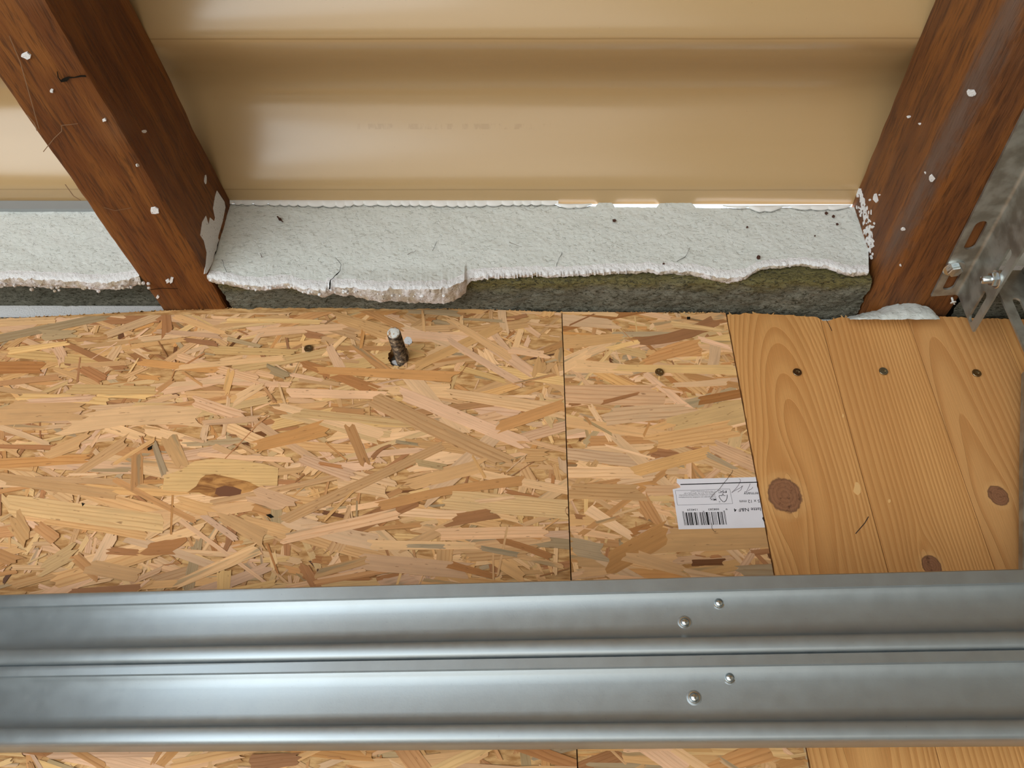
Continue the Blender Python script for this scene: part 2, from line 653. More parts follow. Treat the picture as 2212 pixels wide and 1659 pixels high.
def corrugated():
    yT = PZ(1100, 410, HS).y               # low point close to the wall
    P, A = yT - PZ(1100, 84, HS).y, 0.048
    f = lambda y: HS if y > yT else HS + A * (0.5 - 0.5 * math.cos(2 * math.pi * (y - yT) / P)) ** 0.85
    n = 220
    ys = []
    y = YP + 0.0015
    while y > 0.0:
        ys.append(y); y -= 0.004
    while y > YB:
        ys.append(y); y -= 0.012
    b = MB()
    xs = [XA + (XB - XA) * i / 6 for i in range(7)]
    b.grid([[(x, y, f(y)) for x in xs] for y in ys], flip=True)
    b.grid([[(x, y, f(y) + 0.0016) for x in xs] for y in ys])
    e0 = [[(x, ys[0], f(ys[0]) + t) for x in xs] for t in (0, 0.0016)]
    b.grid(e0)
    o = b.build('ceiling', M['sheet'])
    shade_auto(o, 50)
    return tag(o, 'cream corrugated roof sheet lying across the rafters', kind='structure'), f


ceil, fz = corrugated()


# ------------------------------------------------------------------ rafters
def rafter(name, xl, xr, mat, label, seed):
    root = empty(name, (xl(0), -1.0, HR), label=label, cat='rafter', group='dark rafters under the roof sheet')
    ys = []
    y = -1.6
    while y < 0.2:
        ys.append(y); y += 0.05
    while y < 0.66:
        ys.append(y); y += 0.006
    top = HS - 0.0004
    rows = []
    for y in ys:
        a, b2 = xl(y), xr(y)
        n = lambda k: fbm((seed + k * 7.1, y * 14, k), 3) * 0.0011 + fbm((seed + k * 3.3, y * 55, k), 2) * 0.0005
        c1, c2 = 0.0022 + abs(n(5)) * 1.6, 0.0022 + abs(n(6)) * 1.6
        ring = [(a + n(1), y, top), (a + n(1), y, (top + HR) / 2), (a + n(2), y, HR + c1 * 1.3), (a + c1 * 0.35 + n(2), y, HR + c1 * 0.35),
                (a + c1 * 1.3, y, HR + n(3) * 0.4), ((a + b2) / 2, y, HR + n(3) * 0.4), (b2 - c2 * 1.3, y, HR + n(3) * 0.4),
                (b2 - c2 * 0.35 + n(4), y, HR + c2 * 0.35), (b2 + n(4), y, HR + c2 * 1.3), (b2 + n(8), y, (top + HR) / 2), (b2 + n(8), y, top), (a + n(1), y, top)]
        rows.append(ring)
    b = MB()
    b.grid(rows, flip=True)
    b.f.append(tuple(range(0, 11))[::-1]); b.m.append(0)
    q = (len(rows) - 1) * 12
    b.f.append(tuple(range(q, q + 11))); b.m.append(0)
    o = b.build('beam', mat, root)
    shade_auto(o, 40)
    return root


raf_a = rafter('rafter', XLL, XLR, M['rafter_wood_a'], 'narrower dark brown stained rafter with white paint flakes and a split at its arris', 3.0)
raf_b = rafter('rafter', XRL, XRR, M['rafter_wood_b'], 'wider brown rafter with a dusty arris and a slotted metal bracket bolted under it', 11.0)


def side_pt(px, py, xf):
    """point on a rafter's side face (x = xf(y)) seen at a pixel"""
    d = ray(px, py)
    t = xf(0.0) / (d.x - RD.x * d.y)
    return d * t


def flake(root, pts, mat, name='paint_flake', nrm=None, th=0.0006):
    b = MB()
    b.prism(pts, nrm, th)
    return b.build(name, mat, root)


nsideR = Vector((1, -RD.x, 0)).normalized()
nsideL = -nsideR
DOWN = Vector((0, 0, -1))
# white paint band on the side of the narrow rafter, next to the plaster
pl = [(484, 436), (486, 448), (476, 500), (470, 530), (458, 568), (446, 590), (440, 592), (444, 570), (446, 545), (440, 520), (432, 508), (436, 480), (444, 466), (450, 486),
      (453, 470), (462, 478), (464, 470), (460, 450), (464, 425), (468, 412)]
flake(raf_a, [side_pt(px, py, XLR) for px, py in pl], M['plaster_rim'], 'paint_band', nsideR, 0.0005)
rnd = random.Random(5)


def blob2(cx, cy, rx, ry, n=9, jag=0.35):
    return [(cx + rx * math.cos(6.283 * k / n) * (1 + rnd.uniform(-jag, jag)), cy + ry * math.sin(6.283 * k / n) * (1 + rnd.uniform(-jag, jag))) for k in range(n)]


for cx, cy, rx, ry in ((58, 118, 9, 7), (334, 455, 11, 7), (112, 195, 4, 4), (226, 258, 5, 3), (341, 640, 3, 3), (363, 606, 4, 4), (371, 604, 4, 6)):
    flake(raf_a, [PZ(px, py, HR) for px, py in blob2(cx, cy, rx, ry)], M['plaster_rim'], 'paint_flake', DOWN, 0.0012)
for cx, cy, rx, ry in ((310, 284, 4, 4), (296, 357, 3, 3), (443, 388, 2, 8)):
    flake(raf_a, [side_pt(px, py, XLR) for px, py in blob2(cx, cy, rx, ry)], M['plaster_rim'], 'paint_flake', nsideR, 0.0008)
for cx, cy, rx, ry in ((1893, 428, 5, 9), (1901, 421, 2.2, 2.2), (1880, 432, 2.2, 2.2), (1886, 490, 3, 3), (1965, 252, 4, 3), (1988, 267, 2.5, 2.5)):
    flake(raf_b, [side_pt(px, py, XRL) for px, py in blob2(cx, cy, rx, ry)], M['plaster_rim'], 'paint_flake', nsideL, 0.0008)
for cx, cy, rx, ry in ((2097, 200, 10, 8), (2012, 384, 6, 7), (1950, 494, 5, 3), (1945, 572, 2.2, 2.2), (2031, 706, 4, 2), (1998, 372, 2, 2)):
    flake(raf_b, [PZ(px, py, HR) for px, py in blob2(cx, cy, rx, ry)], M['plaster_rim'], 'paint_flake', DOWN, 0.0010)
# speckled white paint streak on the side of the wide rafter
b = MB()
for i in range(170):
    t = rnd.random()
    py = 408 + t * 192
    cxm = 1856 + 16 * math.sin(min(t, 1) * 2.2) + (12 * t)
    wdt = 2 + 14 * math.sin(math.pi * min(1, t * 0.95 + 0.08)) * (0.5 if 0.55 < t < 0.8 else 1.0)
    px = cxm + rnd.gauss(0, wdt * 0.5)
    if px < 1846 + max(0, (py - 437)) * 0.30: continue
    b.prism([side_pt(qx, qy, XRL) for qx, qy in blob2(px, py, rnd.uniform(0.7, 2.6), rnd.uniform(1.5, 6.5), 7)], nsideL, rnd.uniform(0.0003, 0.0007))
tag(b.build('paint_speckle', M['plaster_rim'], raf_b), 'speckled white paint streak', kind='stuff')
# the split with its little rust stain at the arris of the narrow rafter
b = MB()
b.ribbon([PZ(px, py, HR) for px, py in ((125, 152), (127, 165), (133, 173), (142, 170), (150, 165), (162, 165), (176, 162), (187, 162))], [0.0006, 0.0008, 0.0022, 0.0028, 0.0016, 0.0008, 0.0014, 0.0016], DOWN, 0.0012)
b.build('split', M['dark_gap'], raf_a)
b = MB()
b.ribbon([PZ(px, py, HR) for px, py in ((326, 624), (350, 621), (385, 622))], 0.0007, DOWN, 0.0010)
b.build('saw_cut', M['dark_gap'], raf_a)
for ln, w in ((((22, 75), (45, 130), (62, 190), (86, 276)), 0.0009), (((95, 325), (118, 296), (135, 280), (134, 268), (170, 264)), 0.0009), (((225, 445), (250, 452), (285, 446)), 0.0009),
              (((142, 395), (160, 420), (176, 430)), 0.0014), (((60, 245), (75, 262), (82, 280)), 0.0014)):
    MB().ribbon([PZ(px, py, HR) for px, py in ln], w * 0.6, DOWN, 0.0016).build('cobweb', M['cobweb'], raf_a)


# ------------------------------------------------------------------ plaster bands with broken lower edge
def lerp_poly(pl, x):
    if x <= pl[0][0]: return pl[0][1]
    for (x0, y0), (x1, y1) in zip(pl, pl[1:]):
        if x <= x1:
            t = (x - x0) / (x1 - x0) if x1 > x0 else 0
            return y0 + (y1 - y0) * t
    return pl[-1][1]


def plaster_band(name, top, bot, th, bulge, x0, x1, step, xlim, label):
    """front skin following a pixel outline, a rough rim and the raw broken underside"""
    root = empty(name, PY((x0 + x1) / 2, 600, YP), label=label, kind='structure')
    ncol = int((x1 - x0) / step) + 1
    nr = 60
    rim_k = 6
    rows = [[] for _ in range(nr + 1)]
    und = [[] for _ in range(6)]
    back = []
    for i in range(ncol):
        px = x0 + (x1 - x0) * i / (ncol - 1)
        pt, pb = lerp_poly(top, px), lerp_poly(bot, px)
        pb += 4.5 * fbm((px * 0.045, 1.3, 0), 4) + 1.6 * fbm((px * 0.2, 4.1, 0), 2)
        tk = lerp_poly(th, px) / 1000.0
        bg_ = lerp_poly(bulge, px) / 1000.0
        A_, B_ = PY(px, pt, YP), PY(px, pb, YP)
        for j in range(nr + 1):
            t = j / nr
            p = A_.lerp(B_, t)
            p.x = min(max(p.x, xlim[0](p.y)), xlim[1](p.y))
            d = 0.0006 * fbm((p.x * 34 + p.z * 18, 2.0, p.z * 50), 2) + 0.00042 * fbm((p.x * 200 + p.z * 150, 7.0, p.z * 420 - p.x * 110), 3)
            edge = max(0, (t - 0.86) / 0.14)
            d += bg_ * max(0.0, (t - 0.72) / 0.28) ** 1.4 + edge * edge * 0.0013 * fbm((p.x * 260, 5, p.z * 420), 3)
            d -= 0.0016 * edge ** 6
            rows[j].append((p.x, YP - d, p.z))
    for i in range(ncol):
        lx, ly, lz = rows[nr][i]
        win = range(max(0, i - 6), min(ncol, i + 7))
        lsm = sum(rows[nr][q][2] for q in win) / len(win)
        tk = lerp_poly(th, x0 + (x1 - x0) * i / (ncol - 1)) / 1000.0
        for k in range(6):
            q = (k + 1) / 6
            y = ly + (YP + tk - ly) * q
            z = lz + (lsm - lz) * min(1, q * 2) - 0.0016 * math.sin(q * 2.6) + 0.0016 * q + 0.0013 * fbm((lx * 120, y * 260, 9), 2) + 0.0011 * fbm((lx * 420, y * 520, 4), 2)
            und[k].append((lx, y, z))
        back.append((lx, YP + tk, HS - 0.004))
    b = MB()
    b.grid(rows[:nr - rim_k + 1])
    o = b.build('plaster_face', M['plaster'], root, smooth=True)
    b = MB()
    b.grid(rows[nr - rim_k:])
    b.build('broken_rim', M['plaster_rim'], root, smooth=True)
    b = MB()
    b.grid([rows[nr]] + und)
    b.build('broken_underside', M['plaster_raw'], root, smooth=True)
    b = MB()
    b.grid([[(p[0], p[1], p[2]) for p in rows[0]], [(p[0], YP + 0.004, p[2]) for p in rows[0]]], flip=True)
    b.build('plaster_top', M['plaster_rim'], root)
    return root


SHT = lambda px: 438.0
top_c = [(440, 440), (490, 440.5), (1000, 440.5), (1198, 441), (1208, 446.5), (1286, 446), (1294, 437.5), (1322, 437.5), (1328, 447.5), (1418, 448), (1426, 438), (1494, 438), (1503, 449), (1560, 450), (1700, 448.5), (1845, 447), (1870, 446)]
bot_c = [(440, 596), (470, 606), (520, 613), (556, 620), (592, 617), (612, 612), (640, 617), (662, 626), (704, 629), (709, 619), (714, 622), (760, 628), (800, 631), (850, 634), (940, 634), (985, 628), (1003, 618), (1008, 601), (1030, 600), (1060, 595),
         (1150, 592), (1250, 589), (1330, 585), (1400, 582), (1440, 584), (1500, 587), (1560, 598), (1592, 600), (1620, 590), (1650, 578), (1700, 571), (1740, 570), (1800, 578), (1838, 592), (1875, 586)]
th_c = [(440, 6), (640, 6), (700, 10), (760, 10), (800, 13), (960, 15), (1004, 14), (1009, 5), (1400, 5), (1560, 8), (1600, 8), (1650, 4), (1870, 5)]
bu_c = [(440, 2), (700, 2.5), (800, 5), (950, 8), (1004, 8), (1008, 1), (1300, 0.5), (1870, 1.5)]
band_c = plaster_band('plaster_band', top_c, bot_c, th_c, bu_c, 436, 1876, 2.0, (lambda y: XLR(y) - 0.001, lambda y: XRL(y) + 0.001),
                      'white textured plaster band between the two rafters, its lower edge broken away')
top_l = [(-900, 450), (0, 450), (190, 449), (300, 448)]
bot_l = [(-900, 598), (0, 601), (90, 606), (160, 609), (230, 612), (270, 606), (300, 600), (330, 600)]
band_l = plaster_band('plaster_band', top_l, bot_l, [(-900, 12), (100, 11), (330, 10)], [(-900, 1.5), (330, 2)], -900, 318, 2.5, (lambda y: -9, lambda y: XLL(y) + 0.001),
                      'rough pitted white plaster band under the grey metal strip')
band_r = plaster_band('plaster_band', [(2100, 440), (4600, 440)], [(2100, 592), (4600, 592)], [(2100, 6)], [(2100, 1)], 2105, 4600, 9.0, (lambda y: XRR(y) - 0.001, lambda y: 9),
                      'white plaster band hidden behind the slotted bracket')
# white lime dust and crumbs hanging along the broken edge
b = MB()
for i in range(46):
    px = 1040 + i * 6.9 + rnd.uniform(-2, 2)
    pb = lerp_poly(bot_c, px)
    if rnd.random() < 0.3: continue
    h = rnd.uniform(3, 8)
    p0, p1 = PY(px, pb - 3, YP + 0.0005), PY(px + rnd.uniform(2, 4.5), pb + h, YP + 0.0005)
    b.box(p0.x, p1.x, YP - 0.0008, YP + 0.0012, min(p0.z, p1.z), max(p0.z, p1.z))
for i in range(60):
    px = rnd.uniform(446, 760) if rnd.random() < 0.7 else rnd.uniform(760, 1000)
    pb = lerp_poly(bot_c, px)
    p0 = PY(px, pb + rnd.uniform(-2, 4), YP)
    r = rnd.uniform(0.0006, 0.0017)
    b.lathe(p0 + Vector((0, rnd.uniform(0, 0.003), 0)), (rnd.uniform(-1, 1), rnd.uniform(-1, 1), 1), [(r * 0.35, -r), (r, -r * 0.4), (r * 0.9, r * 0.5), (r * 0.3, r)], 6, 0, True, True)
tag(b.build('plaster_crumb', M['plaster_rim'], band_c), 'white crumbs and teeth along the broken edge', kind='stuff')
b = MB()
for i in range(70):
    px = rnd.uniform(-40, 318)
    p0 = PY(px, lerp_poly(bot_l, px) + rnd.uniform(0, 14), YP + 0.004)
    r = rnd.uniform(0.0006, 0.0018)
    b.lathe(p0 + Vector((0, rnd.uniform(0, 0.006), 0)), (rnd.uniform(-1, 1), rnd.uniform(-1, 1), 1), [(r * 0.35, -r), (r, -r * 0.4), (r * 0.9, r * 0.5), (r * 0.3, r)], 6, 0, True, True)
tag(b.build('plaster_crumb', M['plaster_raw'], band_l), 'tan crumbs along the broken edge', kind='stuff')


# cracks
def crack(root, pts, w, Y=YP - 0.0016, mat='dark_gap', name='crack'):
    q = []
    for (a, c), (d, e) in zip(pts, pts[1:]):
        n = max(1, int(math.hypot(d - a, e - c) / 6))
        for k in range(n):
            t = k / n
            q.append((a + (d - a) * t + rnd.uniform(-1.2, 1.2), c + (e - c) * t + rnd.uniform(-1.2, 1.2)))
    q.append(pts[-1])
    b = MB()
    b.ribbon([PY(x, y, Y) for x, y in q], [w * rnd.uniform(0.5, 1.3) for _ in q], (0, -1, 0), 0.0)
    return b.build(name, M[mat], root)


crack(band_c, ((712, 624), (714, 606), (728, 592), (734, 586)), 0.0011, YP - 0.0052)
crack(band_c, ((488, 436), (482, 470), (474, 510), (468, 540), (456, 570), (446, 590)), 0.0009)
crack(band_c, ((734, 586), (738, 572), (724, 556)), 0.0004, YP - 0.0034)
crack(band_c, ((1490, 535), (1483, 552), (1462, 565)), 0.0004)
crack(band_c, ((1215, 545), (1206, 562), (1202, 575)), 0.0004)
crack(band_c, ((945, 522), (934, 542)), 0.0004)
crack(band_c, ((480, 560), (484, 574), (490, 588)), 0.0006, YP - 0.0025)
for pts, w in ((((598, 466), (604, 473), (612, 480)), 0.0012), (((880, 549), (888, 546), (899, 541)), 0.0007), (((562, 546), (566, 556)), 0.0006), (((1100, 524), (1122, 532)), 0.0005)):
    crack(band_c, pts, w, YP - 0.0022, 'fly_brown', 'debris_speck')
for cx, cy, r in ((1785, 461, 3), (1800, 468, 3), (1326, 477, 3.4), (1614, 491, 2), (1808, 485, 2.4), (1760, 510, 1.6), (1433, 570, 2), (1638, 556, 4), (605, 474, 3.2)):
    b = MB().prism([PY(qx, qy, YP - 0.0016) for qx, qy in blob2(cx, cy, r * 1.2, r * 0.9, 7)], (0, -1, 0), 0.0006)
    b.build('debris_speck', M['fly_brown'], band_c)


# sealant bead under the sheet, scalloped lower edge
def sealant(x0, x1, ytop, yb, label, amp=4.0, lam=22.0):
    n = int((x1 - x0) / 2)
    rows = [[] for _ in range(7)]
    edge = []
    for i in range(n + 1):
        px = x0 + (x1 - x0) * i / n
        s = abs(math.sin(math.pi * (px + 6 * math.sin(px * 0.05)) / lam)) ** 0.6
        low = lerp_poly(yb, px) - amp * (1 - s)
        tp = lerp_poly(ytop, px)
        for j in range(7):
            t = j / 6
            bul = 0.0024 * math.sin(math.pi * (0.25 + 0.75 * t)) ** 0.8 if t < 1 else 0.0004
            p = PY(px, tp + (low - tp) * t, YP)
            rows[j].append((p.x, YP - 0.0008 - bul, p.z))
        edge.append((px, low + 0.8))
    b = MB().grid(rows)
    o = b.build('sealant_bead', M['sealant'], None, smooth=True)
    tag(o, label, 'sealant', 'sealant beads under the roof sheet')
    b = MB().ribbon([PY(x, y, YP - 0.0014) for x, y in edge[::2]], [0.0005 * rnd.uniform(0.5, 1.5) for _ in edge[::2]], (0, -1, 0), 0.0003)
    b.build('edge_crack', M['dark_gap'], o)  # dark crack line along the bead's lower edge
    return o


sealant(484, 1206, [(484, 434), (1206, 434)], [(484, 442), (520, 444), (600, 446), (740, 450), (765, 446), (900, 447), (1000, 449), (1100, 446), (1206, 445)], 'long white sealant bead with scalloped edge above the plaster, next to the narrow rafter', 4, 24)
sealant(1204, 1278, [(1204, 444.5), (1278, 444.5)], [(1204, 447), (1225, 451), (1250, 451), (1278, 446)], 'short white sealant blob below a slit of daylight', 2, 40)
sealant(1560, 1836, [(1560, 448.5), (1836, 446.5)], [(1560, 450), (1620, 453), (1640, 460), (1665, 459), (1690, 450), (1740, 455), (1800, 456), (1836, 449)], 'lumpy white sealant bead below the long slit of daylight', 3, 46)
# grey metal strip over the left plaster
p0, p1 = PY(-900, 433, YP - 0.004), PY(205, 451, YP - 0.004)
b = MB().box(p0.x, XLL(YP), YP - 0.004, YP + 0.002, PY(0, 451, YP - 0.004).z, PY(0, 433.5, YP - 0.004).z)
tag(b.build('trim_1', M['grey_trim']), 'grey metal strip between the roof sheet and the pitted plaster', kind='structure')


# ------------------------------------------------------------------ mineral wool behind the plaster
def wool(name, xl, xr, label, seed, up=0.0015):
    rows = []
    z1 = HR + up
    prof = [(YP + 0.0065, HS - 0.012), (YP + 0.0062, HS - 0.03)]
    for k in range(20):
        t = k / 19
        prof.append((YP + 0.0060 + 0.0008 * math.sin(t * 9), HS - 0.03 + (z1 + 0.004 - HS + 0.03) * t))
    for k in range(6):
        t = (k + 1) / 6 * math.pi / 2
        prof.append((YP + 0.0060 + 0.004 * (1 - math.cos(t)), z1 + 0.004 * (1 - math.sin(t))))
    yy = YP + 0.012
    while yy < 0.66:
        prof.append((yy, z1)); yy += 0.0016
    prof.append((0.68, z1))
    nx = 420
    for y, z in prof:
        r = []
        for i in range(nx + 1):
            a, b_ = xl(y), xr(y)
            x = a + (b_ - a) * i / nx
            d = 0.0022 * fbm((x * 45, y * 60 + seed, z * 60), 4) + 0.0010 * fbm((x * 190, y * 420 + seed, z * 420), 3)
            f = 1 if y > YP + 0.0075 else 0.4
            e = 0.0025 * fbm((y * 90, seed + (0 if i == 0 else 5), 1), 3) if i in (0, nx) else 0
            r.append((x + e, y + (d * 0.3 if y < YP + 0.01 else 0), z + d * f))
        rows.append(r)
    b = MB().grid(rows)
    o = b.build(name, M['wool'], None, smooth=True)
    return tag(o, label, 'insulation', 'mineral wool packed between rafters')


def xleft_c(y):
    return XLR(y) + (0.0045 if y > YP + 0.004 else 0.001)


wool('mineral_wool_slab', xleft_c, lambda y: XRL(y) - 0.002 - 0.004 * max(0, fbm((y * 60, 3, 3), 2)), 'grey-green mineral wool packed between the two rafters below the broken plaster', 1.0)
wool('mineral_wool_slab', lambda y: PY(-900, 600, YP).x, lambda y: XLL(y) - 0.003, 'olive mineral wool strip showing under the pitted plaster with the metal strip above', 21.0, 0.0145)
p0 = PY(-1000, 600, YW)
MB().box(p0.x, XLL(0.6) - 0.002, YW + TH, 0.640, HR - 0.03, HR + 0.0138).build('plaster_ledge', M['plaster_rim'], wf)
wool('mineral_wool_slab', lambda y: XRR(y) + 0.003, lambda y: 1.45, 'dark mineral wool behind the slotted metal brackets', 31.0)
# lump of old white plaster in front of the wide rafter
lo = [(1818, 694), (1845, 684), (1870, 679), (1905, 671), (1930, 658), (1952, 656), (1972, 655), (1995, 658), (2012, 668), (2028, 684), (2040, 698)]
rows = []
for k in range(9):
    t = k / 8
    r = []
    for i in range(81):
        px = 1836 + (2030 - 1836) * i / 80
        tp = min(687.5, lerp_poly(lo, px) + 4.0 * fbm((px * 0.06, 3, 0), 4))
        y = YW - 0.0115 - 0.006 * math.sin(min(1, t * 1.4) * math.pi / 2) * max(0.25, min(1, (694 - tp) / 22))
        p = PY(px, tp + (690 - tp) * t, y)
        d = 0.0009 * fbm((p.x * 130, 1, p.z * 130), 3)
        r.append((p.x, p.y + d, p.z))
    rows.append(r)
b = MB().grid(rows)
b.grid([[(p[0], p[1] + 0.006, p[2] + 0.0055) for p in rows[0]], rows[0]])
tag(b.build('plaster_lump', M['plaster'], None, smooth=True), 'jagged lump of white plaster squeezed between rafter and spruce panel', 'plaster lump')

# ------------------------------------------------------------------ OSB boards, built strand by strand
TONE = {'l': (226, 180, 130), 'm': (212, 162, 106), 'p': (222, 174, 130), 'o': (198, 142, 86), 'b': (172, 116, 68),
        'g': (180, 150, 108), 'y': (222, 178, 118), 'd': (110, 68, 36)}


def clip_poly(poly, clip):
    """Sutherland-Hodgman against a convex counter-clockwise polygon"""
    out = poly
    for i in range(len(clip)):
        ax, az = clip[i]
        bx, bz = clip[(i + 1) % len(clip)]
        ins = lambda p: (bx - ax) * (p[1] - az) - (bz - az) * (p[0] - ax) >= 0
        src, out = out, []
        if not src: return []
        for j in range(len(src)):
            p, q = src[j - 1], src[j]
            ip, iq = ins(p), ins(q)
            if ip != iq:
                dx, dz = q[0] - p[0], q[1] - p[1]
                den = (bx - ax) * dz - (bz - az) * dx
                t = ((bz - az) * (p[0] - ax) - (bx - ax) * (p[1] - az)) / den
                out.append((p[0] + dx * t, p[1] + dz * t))
            if iq: out.append(q)
    return out


def strand_outline(p0, p1, w, rs, bend=0.0):
    ax, az = p0
    dx, dz = p1[0] - ax, p1[1] - az
    L = math.hypot(dx, dz) or 1e-6
    dx, dz = dx / L, dz / L
    nx_, nz = -dz, dx
    loc = []
    ns = 5
    tap0, tap1 = rs.uniform(0.55, 1.06), rs.uniform(0.55, 1.06)
    for k in range(ns + 1):
        t = k / ns
        wk = w * 0.5 * (tap0 + (tap1 - tap0) * t) * rs.uniform(0.93, 1.05)
        loc.append((L * t, wk))
    e1 = [(L + rs.uniform(-0.35, 0.30) * w, w * 0.5 * tap1 * f) for f in (0.6, 0.2, -0.2, -0.6)]
    lo_ = [(L * k / ns, -w * 0.5 * (tap0 + (tap1 - tap0) * k / ns) * rs.uniform(0.93, 1.05)) for k in range(ns, -1, -1)]
    e0 = [(rs.uniform(-0.35, 0.30) * w, w * 0.5 * tap0 * f) for f in (-0.6, -0.2, 0.2, 0.6)]
    sl0, sl1 = rs.uniform(-1.1, 1.1), rs.uniform(-1.1, 1.1)
    res = []
    for u, v in loc + e1 + lo_ + e0:
        t = u / L
        u2 = u + v * (sl0 * (1 - t) + sl1 * t)
        v2 = v + bend * w * math.sin(math.pi * min(1, max(0, t)))
        res.append((ax + dx * u2 + nx_ * v2, az + dz * u2 + nz * v2, u, v))
    return res, (ax, az, dx, dz, nx_, nz)


def strand_geo(p0, p1, w, tone, clip, yoff, rs, bend=0.0, thick=0.0004):
    """front polygon plus edges; returns verts, faces, uv, tint"""
    ol, (ax, az, dx, dz, nx_, nz) = strand_outline(p0, p1, w, rs, bend)
    poly = clip_poly([(a, c) for a, c, _, _ in ol], clip)
    ded = []
    for p in poly:
        if not ded or math.hypot(p[0] - ded[-1][0], p[1] - ded[-1][1]) > 5e-5: ded.append(p)
    if len(ded) > 2 and math.hypot(ded[0][0] - ded[-1][0], ded[0][1] - ded[-1][1]) < 5e-5: ded.pop()
    if len(ded) < 3: return None
    area = 0.5 * abs(sum(ded[i - 1][0] * ded[i][1] - ded[i][0] * ded[i - 1][1] for i in range(len(ded))))
    if area < 1.5e-6: return None
    n = len(ded)
    base = TONE[tone] if isinstance(tone, str) else tone
    k = rs.uniform(0.92, 1.07)
    hue = rs.uniform(-6, 6)
    c = srgb(min(250, base[0] * k + hue * 0.4), min(250, base[1] * k), max(10, base[2] * k * 1.02 - hue))
    tint = (c[0], c[1], c[2], rs.random())
    vs = [(p[0], YW - yoff, p[1]) for p in ded] + [(p[0], YW - yoff + thick, p[1]) for p in ded]
    fs = [tuple(range(n))[::-1]] + [(i, (i + 1) % n, n + (i + 1) % n, n + i) for i in range(n)]
    if sum(ded[i - 1][0] * ded[i][1] - ded[i][0] * ded[i - 1][1] for i in range(n)) > 0:
        fs = [f[::-1] for f in fs]
    uv = [((p[0] - ax) * dx + (p[1] - az) * dz, (p[0] - ax) * nx_ + (p[1] - az) * nz) for p in ded] * 2
    return vs, fs, uv, [tint] * (2 * n), area


def w2(px, py):
    p = PY(px, py, YW)
    return (p.x, p.z)


SEAM = (w2(1214, 675)[0] + w2(1233, 1250)[0] + w2(1246, 1620)[0]) / 3
EDGE = (w2(1568, 680)[0] + w2(1672, 1240)[0] + w2(1739, 1592)[0]) / 3
ZB = -0.20
TRACED = """140 925 435 903 60 l .25|0 893 182 890 62 m|145 842 345 845 28 y|-30 1004 190 992 28 o|10 1035 250 1070 34 m|20 1090 350 1132 42 y|333 958 357 1026 16 g|365 948 397 1012 42 m|297 982 297 1053 26 o|245 1005 335 950 13 m
360 676 362 722 26 b|380 684 485 722 16 m|230 725 345 683 18 l|90 726 165 722 24 g|-20 795 95 795 24 b|-20 832 130 815 13 o|178 795 225 822 22 b|174 773 168 826 5 b|455 757 640 763 20 y|375 822 338 848 12 o|500 803 488 850 20 m
545 968 705 925 38 o|374 1070 370 1155 5 o|385 1085 460 1107 40 m|550 1068 622 1092 46 p|320 1187 392 1180 38 b|160 1200 215 1250 30 o|195 1225 300 1245 40 m|380 1265 562 1185 28 l|100 1225 160 1190 34 y|30 1120 60 1165 45 m|80 1135 120 1165 28 o
440 1115 512 1167 22 p|235 1190 300 1195 20 b|-10 1195 40 1215 30 o|-20 965 120 968 10 b|110 980 185 950 36 m|200 1017 280 1017 10 g|492 733 565 750 9 g|580 797 625 815 22 g|343 738 362 772 3 b|505 868 565 832 24 l|553 923 486 993 3 b
725 685 850 725 30 m|780 668 870 710 20 o|968 690 1105 775 20 m|680 800 985 815 24 o|625 850 830 855 26 p|645 893 920 920 22 y|810 865 1095 1000 42 m|865 850 1130 958 44 p|970 850 1218 890 34 l|1075 925 1225 872 26 o|755 920 790 1005 26 o
805 990 845 962 9 b .5|612 1125 960 962 22 m|648 990 762 1030 30 p|880 1050 1045 1005 34 m|820 1095 1130 1040 20 o .4|965 1080 1230 1102 40 y|615 1165 860 1110 34 p|975 1125 1065 1110 28 b|950 1155 1180 1150 30 p|800 1178 1030 1180 24 l
790 1215 1020 1235 48 p|970 1220 1070 1247 20 b|685 1240 795 1210 24 m|1097 1135 1075 1245 8 m|1065 1190 1066 1255 5 m|1105 1030 1179 981 2.5 b|1020 985 1048 1033 8 m|702 1123 765 1060 8 m|660 722 695 728 20 b|785 715 780 755 10 o
1100 757 1180 768 20 p|1168 780 1164 806 28 m|1110 830 1200 810 6 o|920 690 938 692 10 b|913 672 917 718 8 m|152 1615 228 1657 18 o|352 1612 330 1650 14 o|370 1652 585 1610 22 m|540 1650 645 1640 40 b|480 672 640 668 24 l|-10 700 120 692 18 l|20 760 150 742 16 y
400 735 470 745 12 b|60 868 200 862 14 p|420 868 520 900 26 p|440 915 560 905 18 p|690 1002 740 1010 10 b|900 1000 960 1010 14 g|855 955 905 962 10 g|1030 1085 1110 1075 14 l|880 1180 960 1182 12 g|1040 1185 1120 1200 14 g|1130 985 1180 985 36 m|150 1280 300 1270 16 b"""
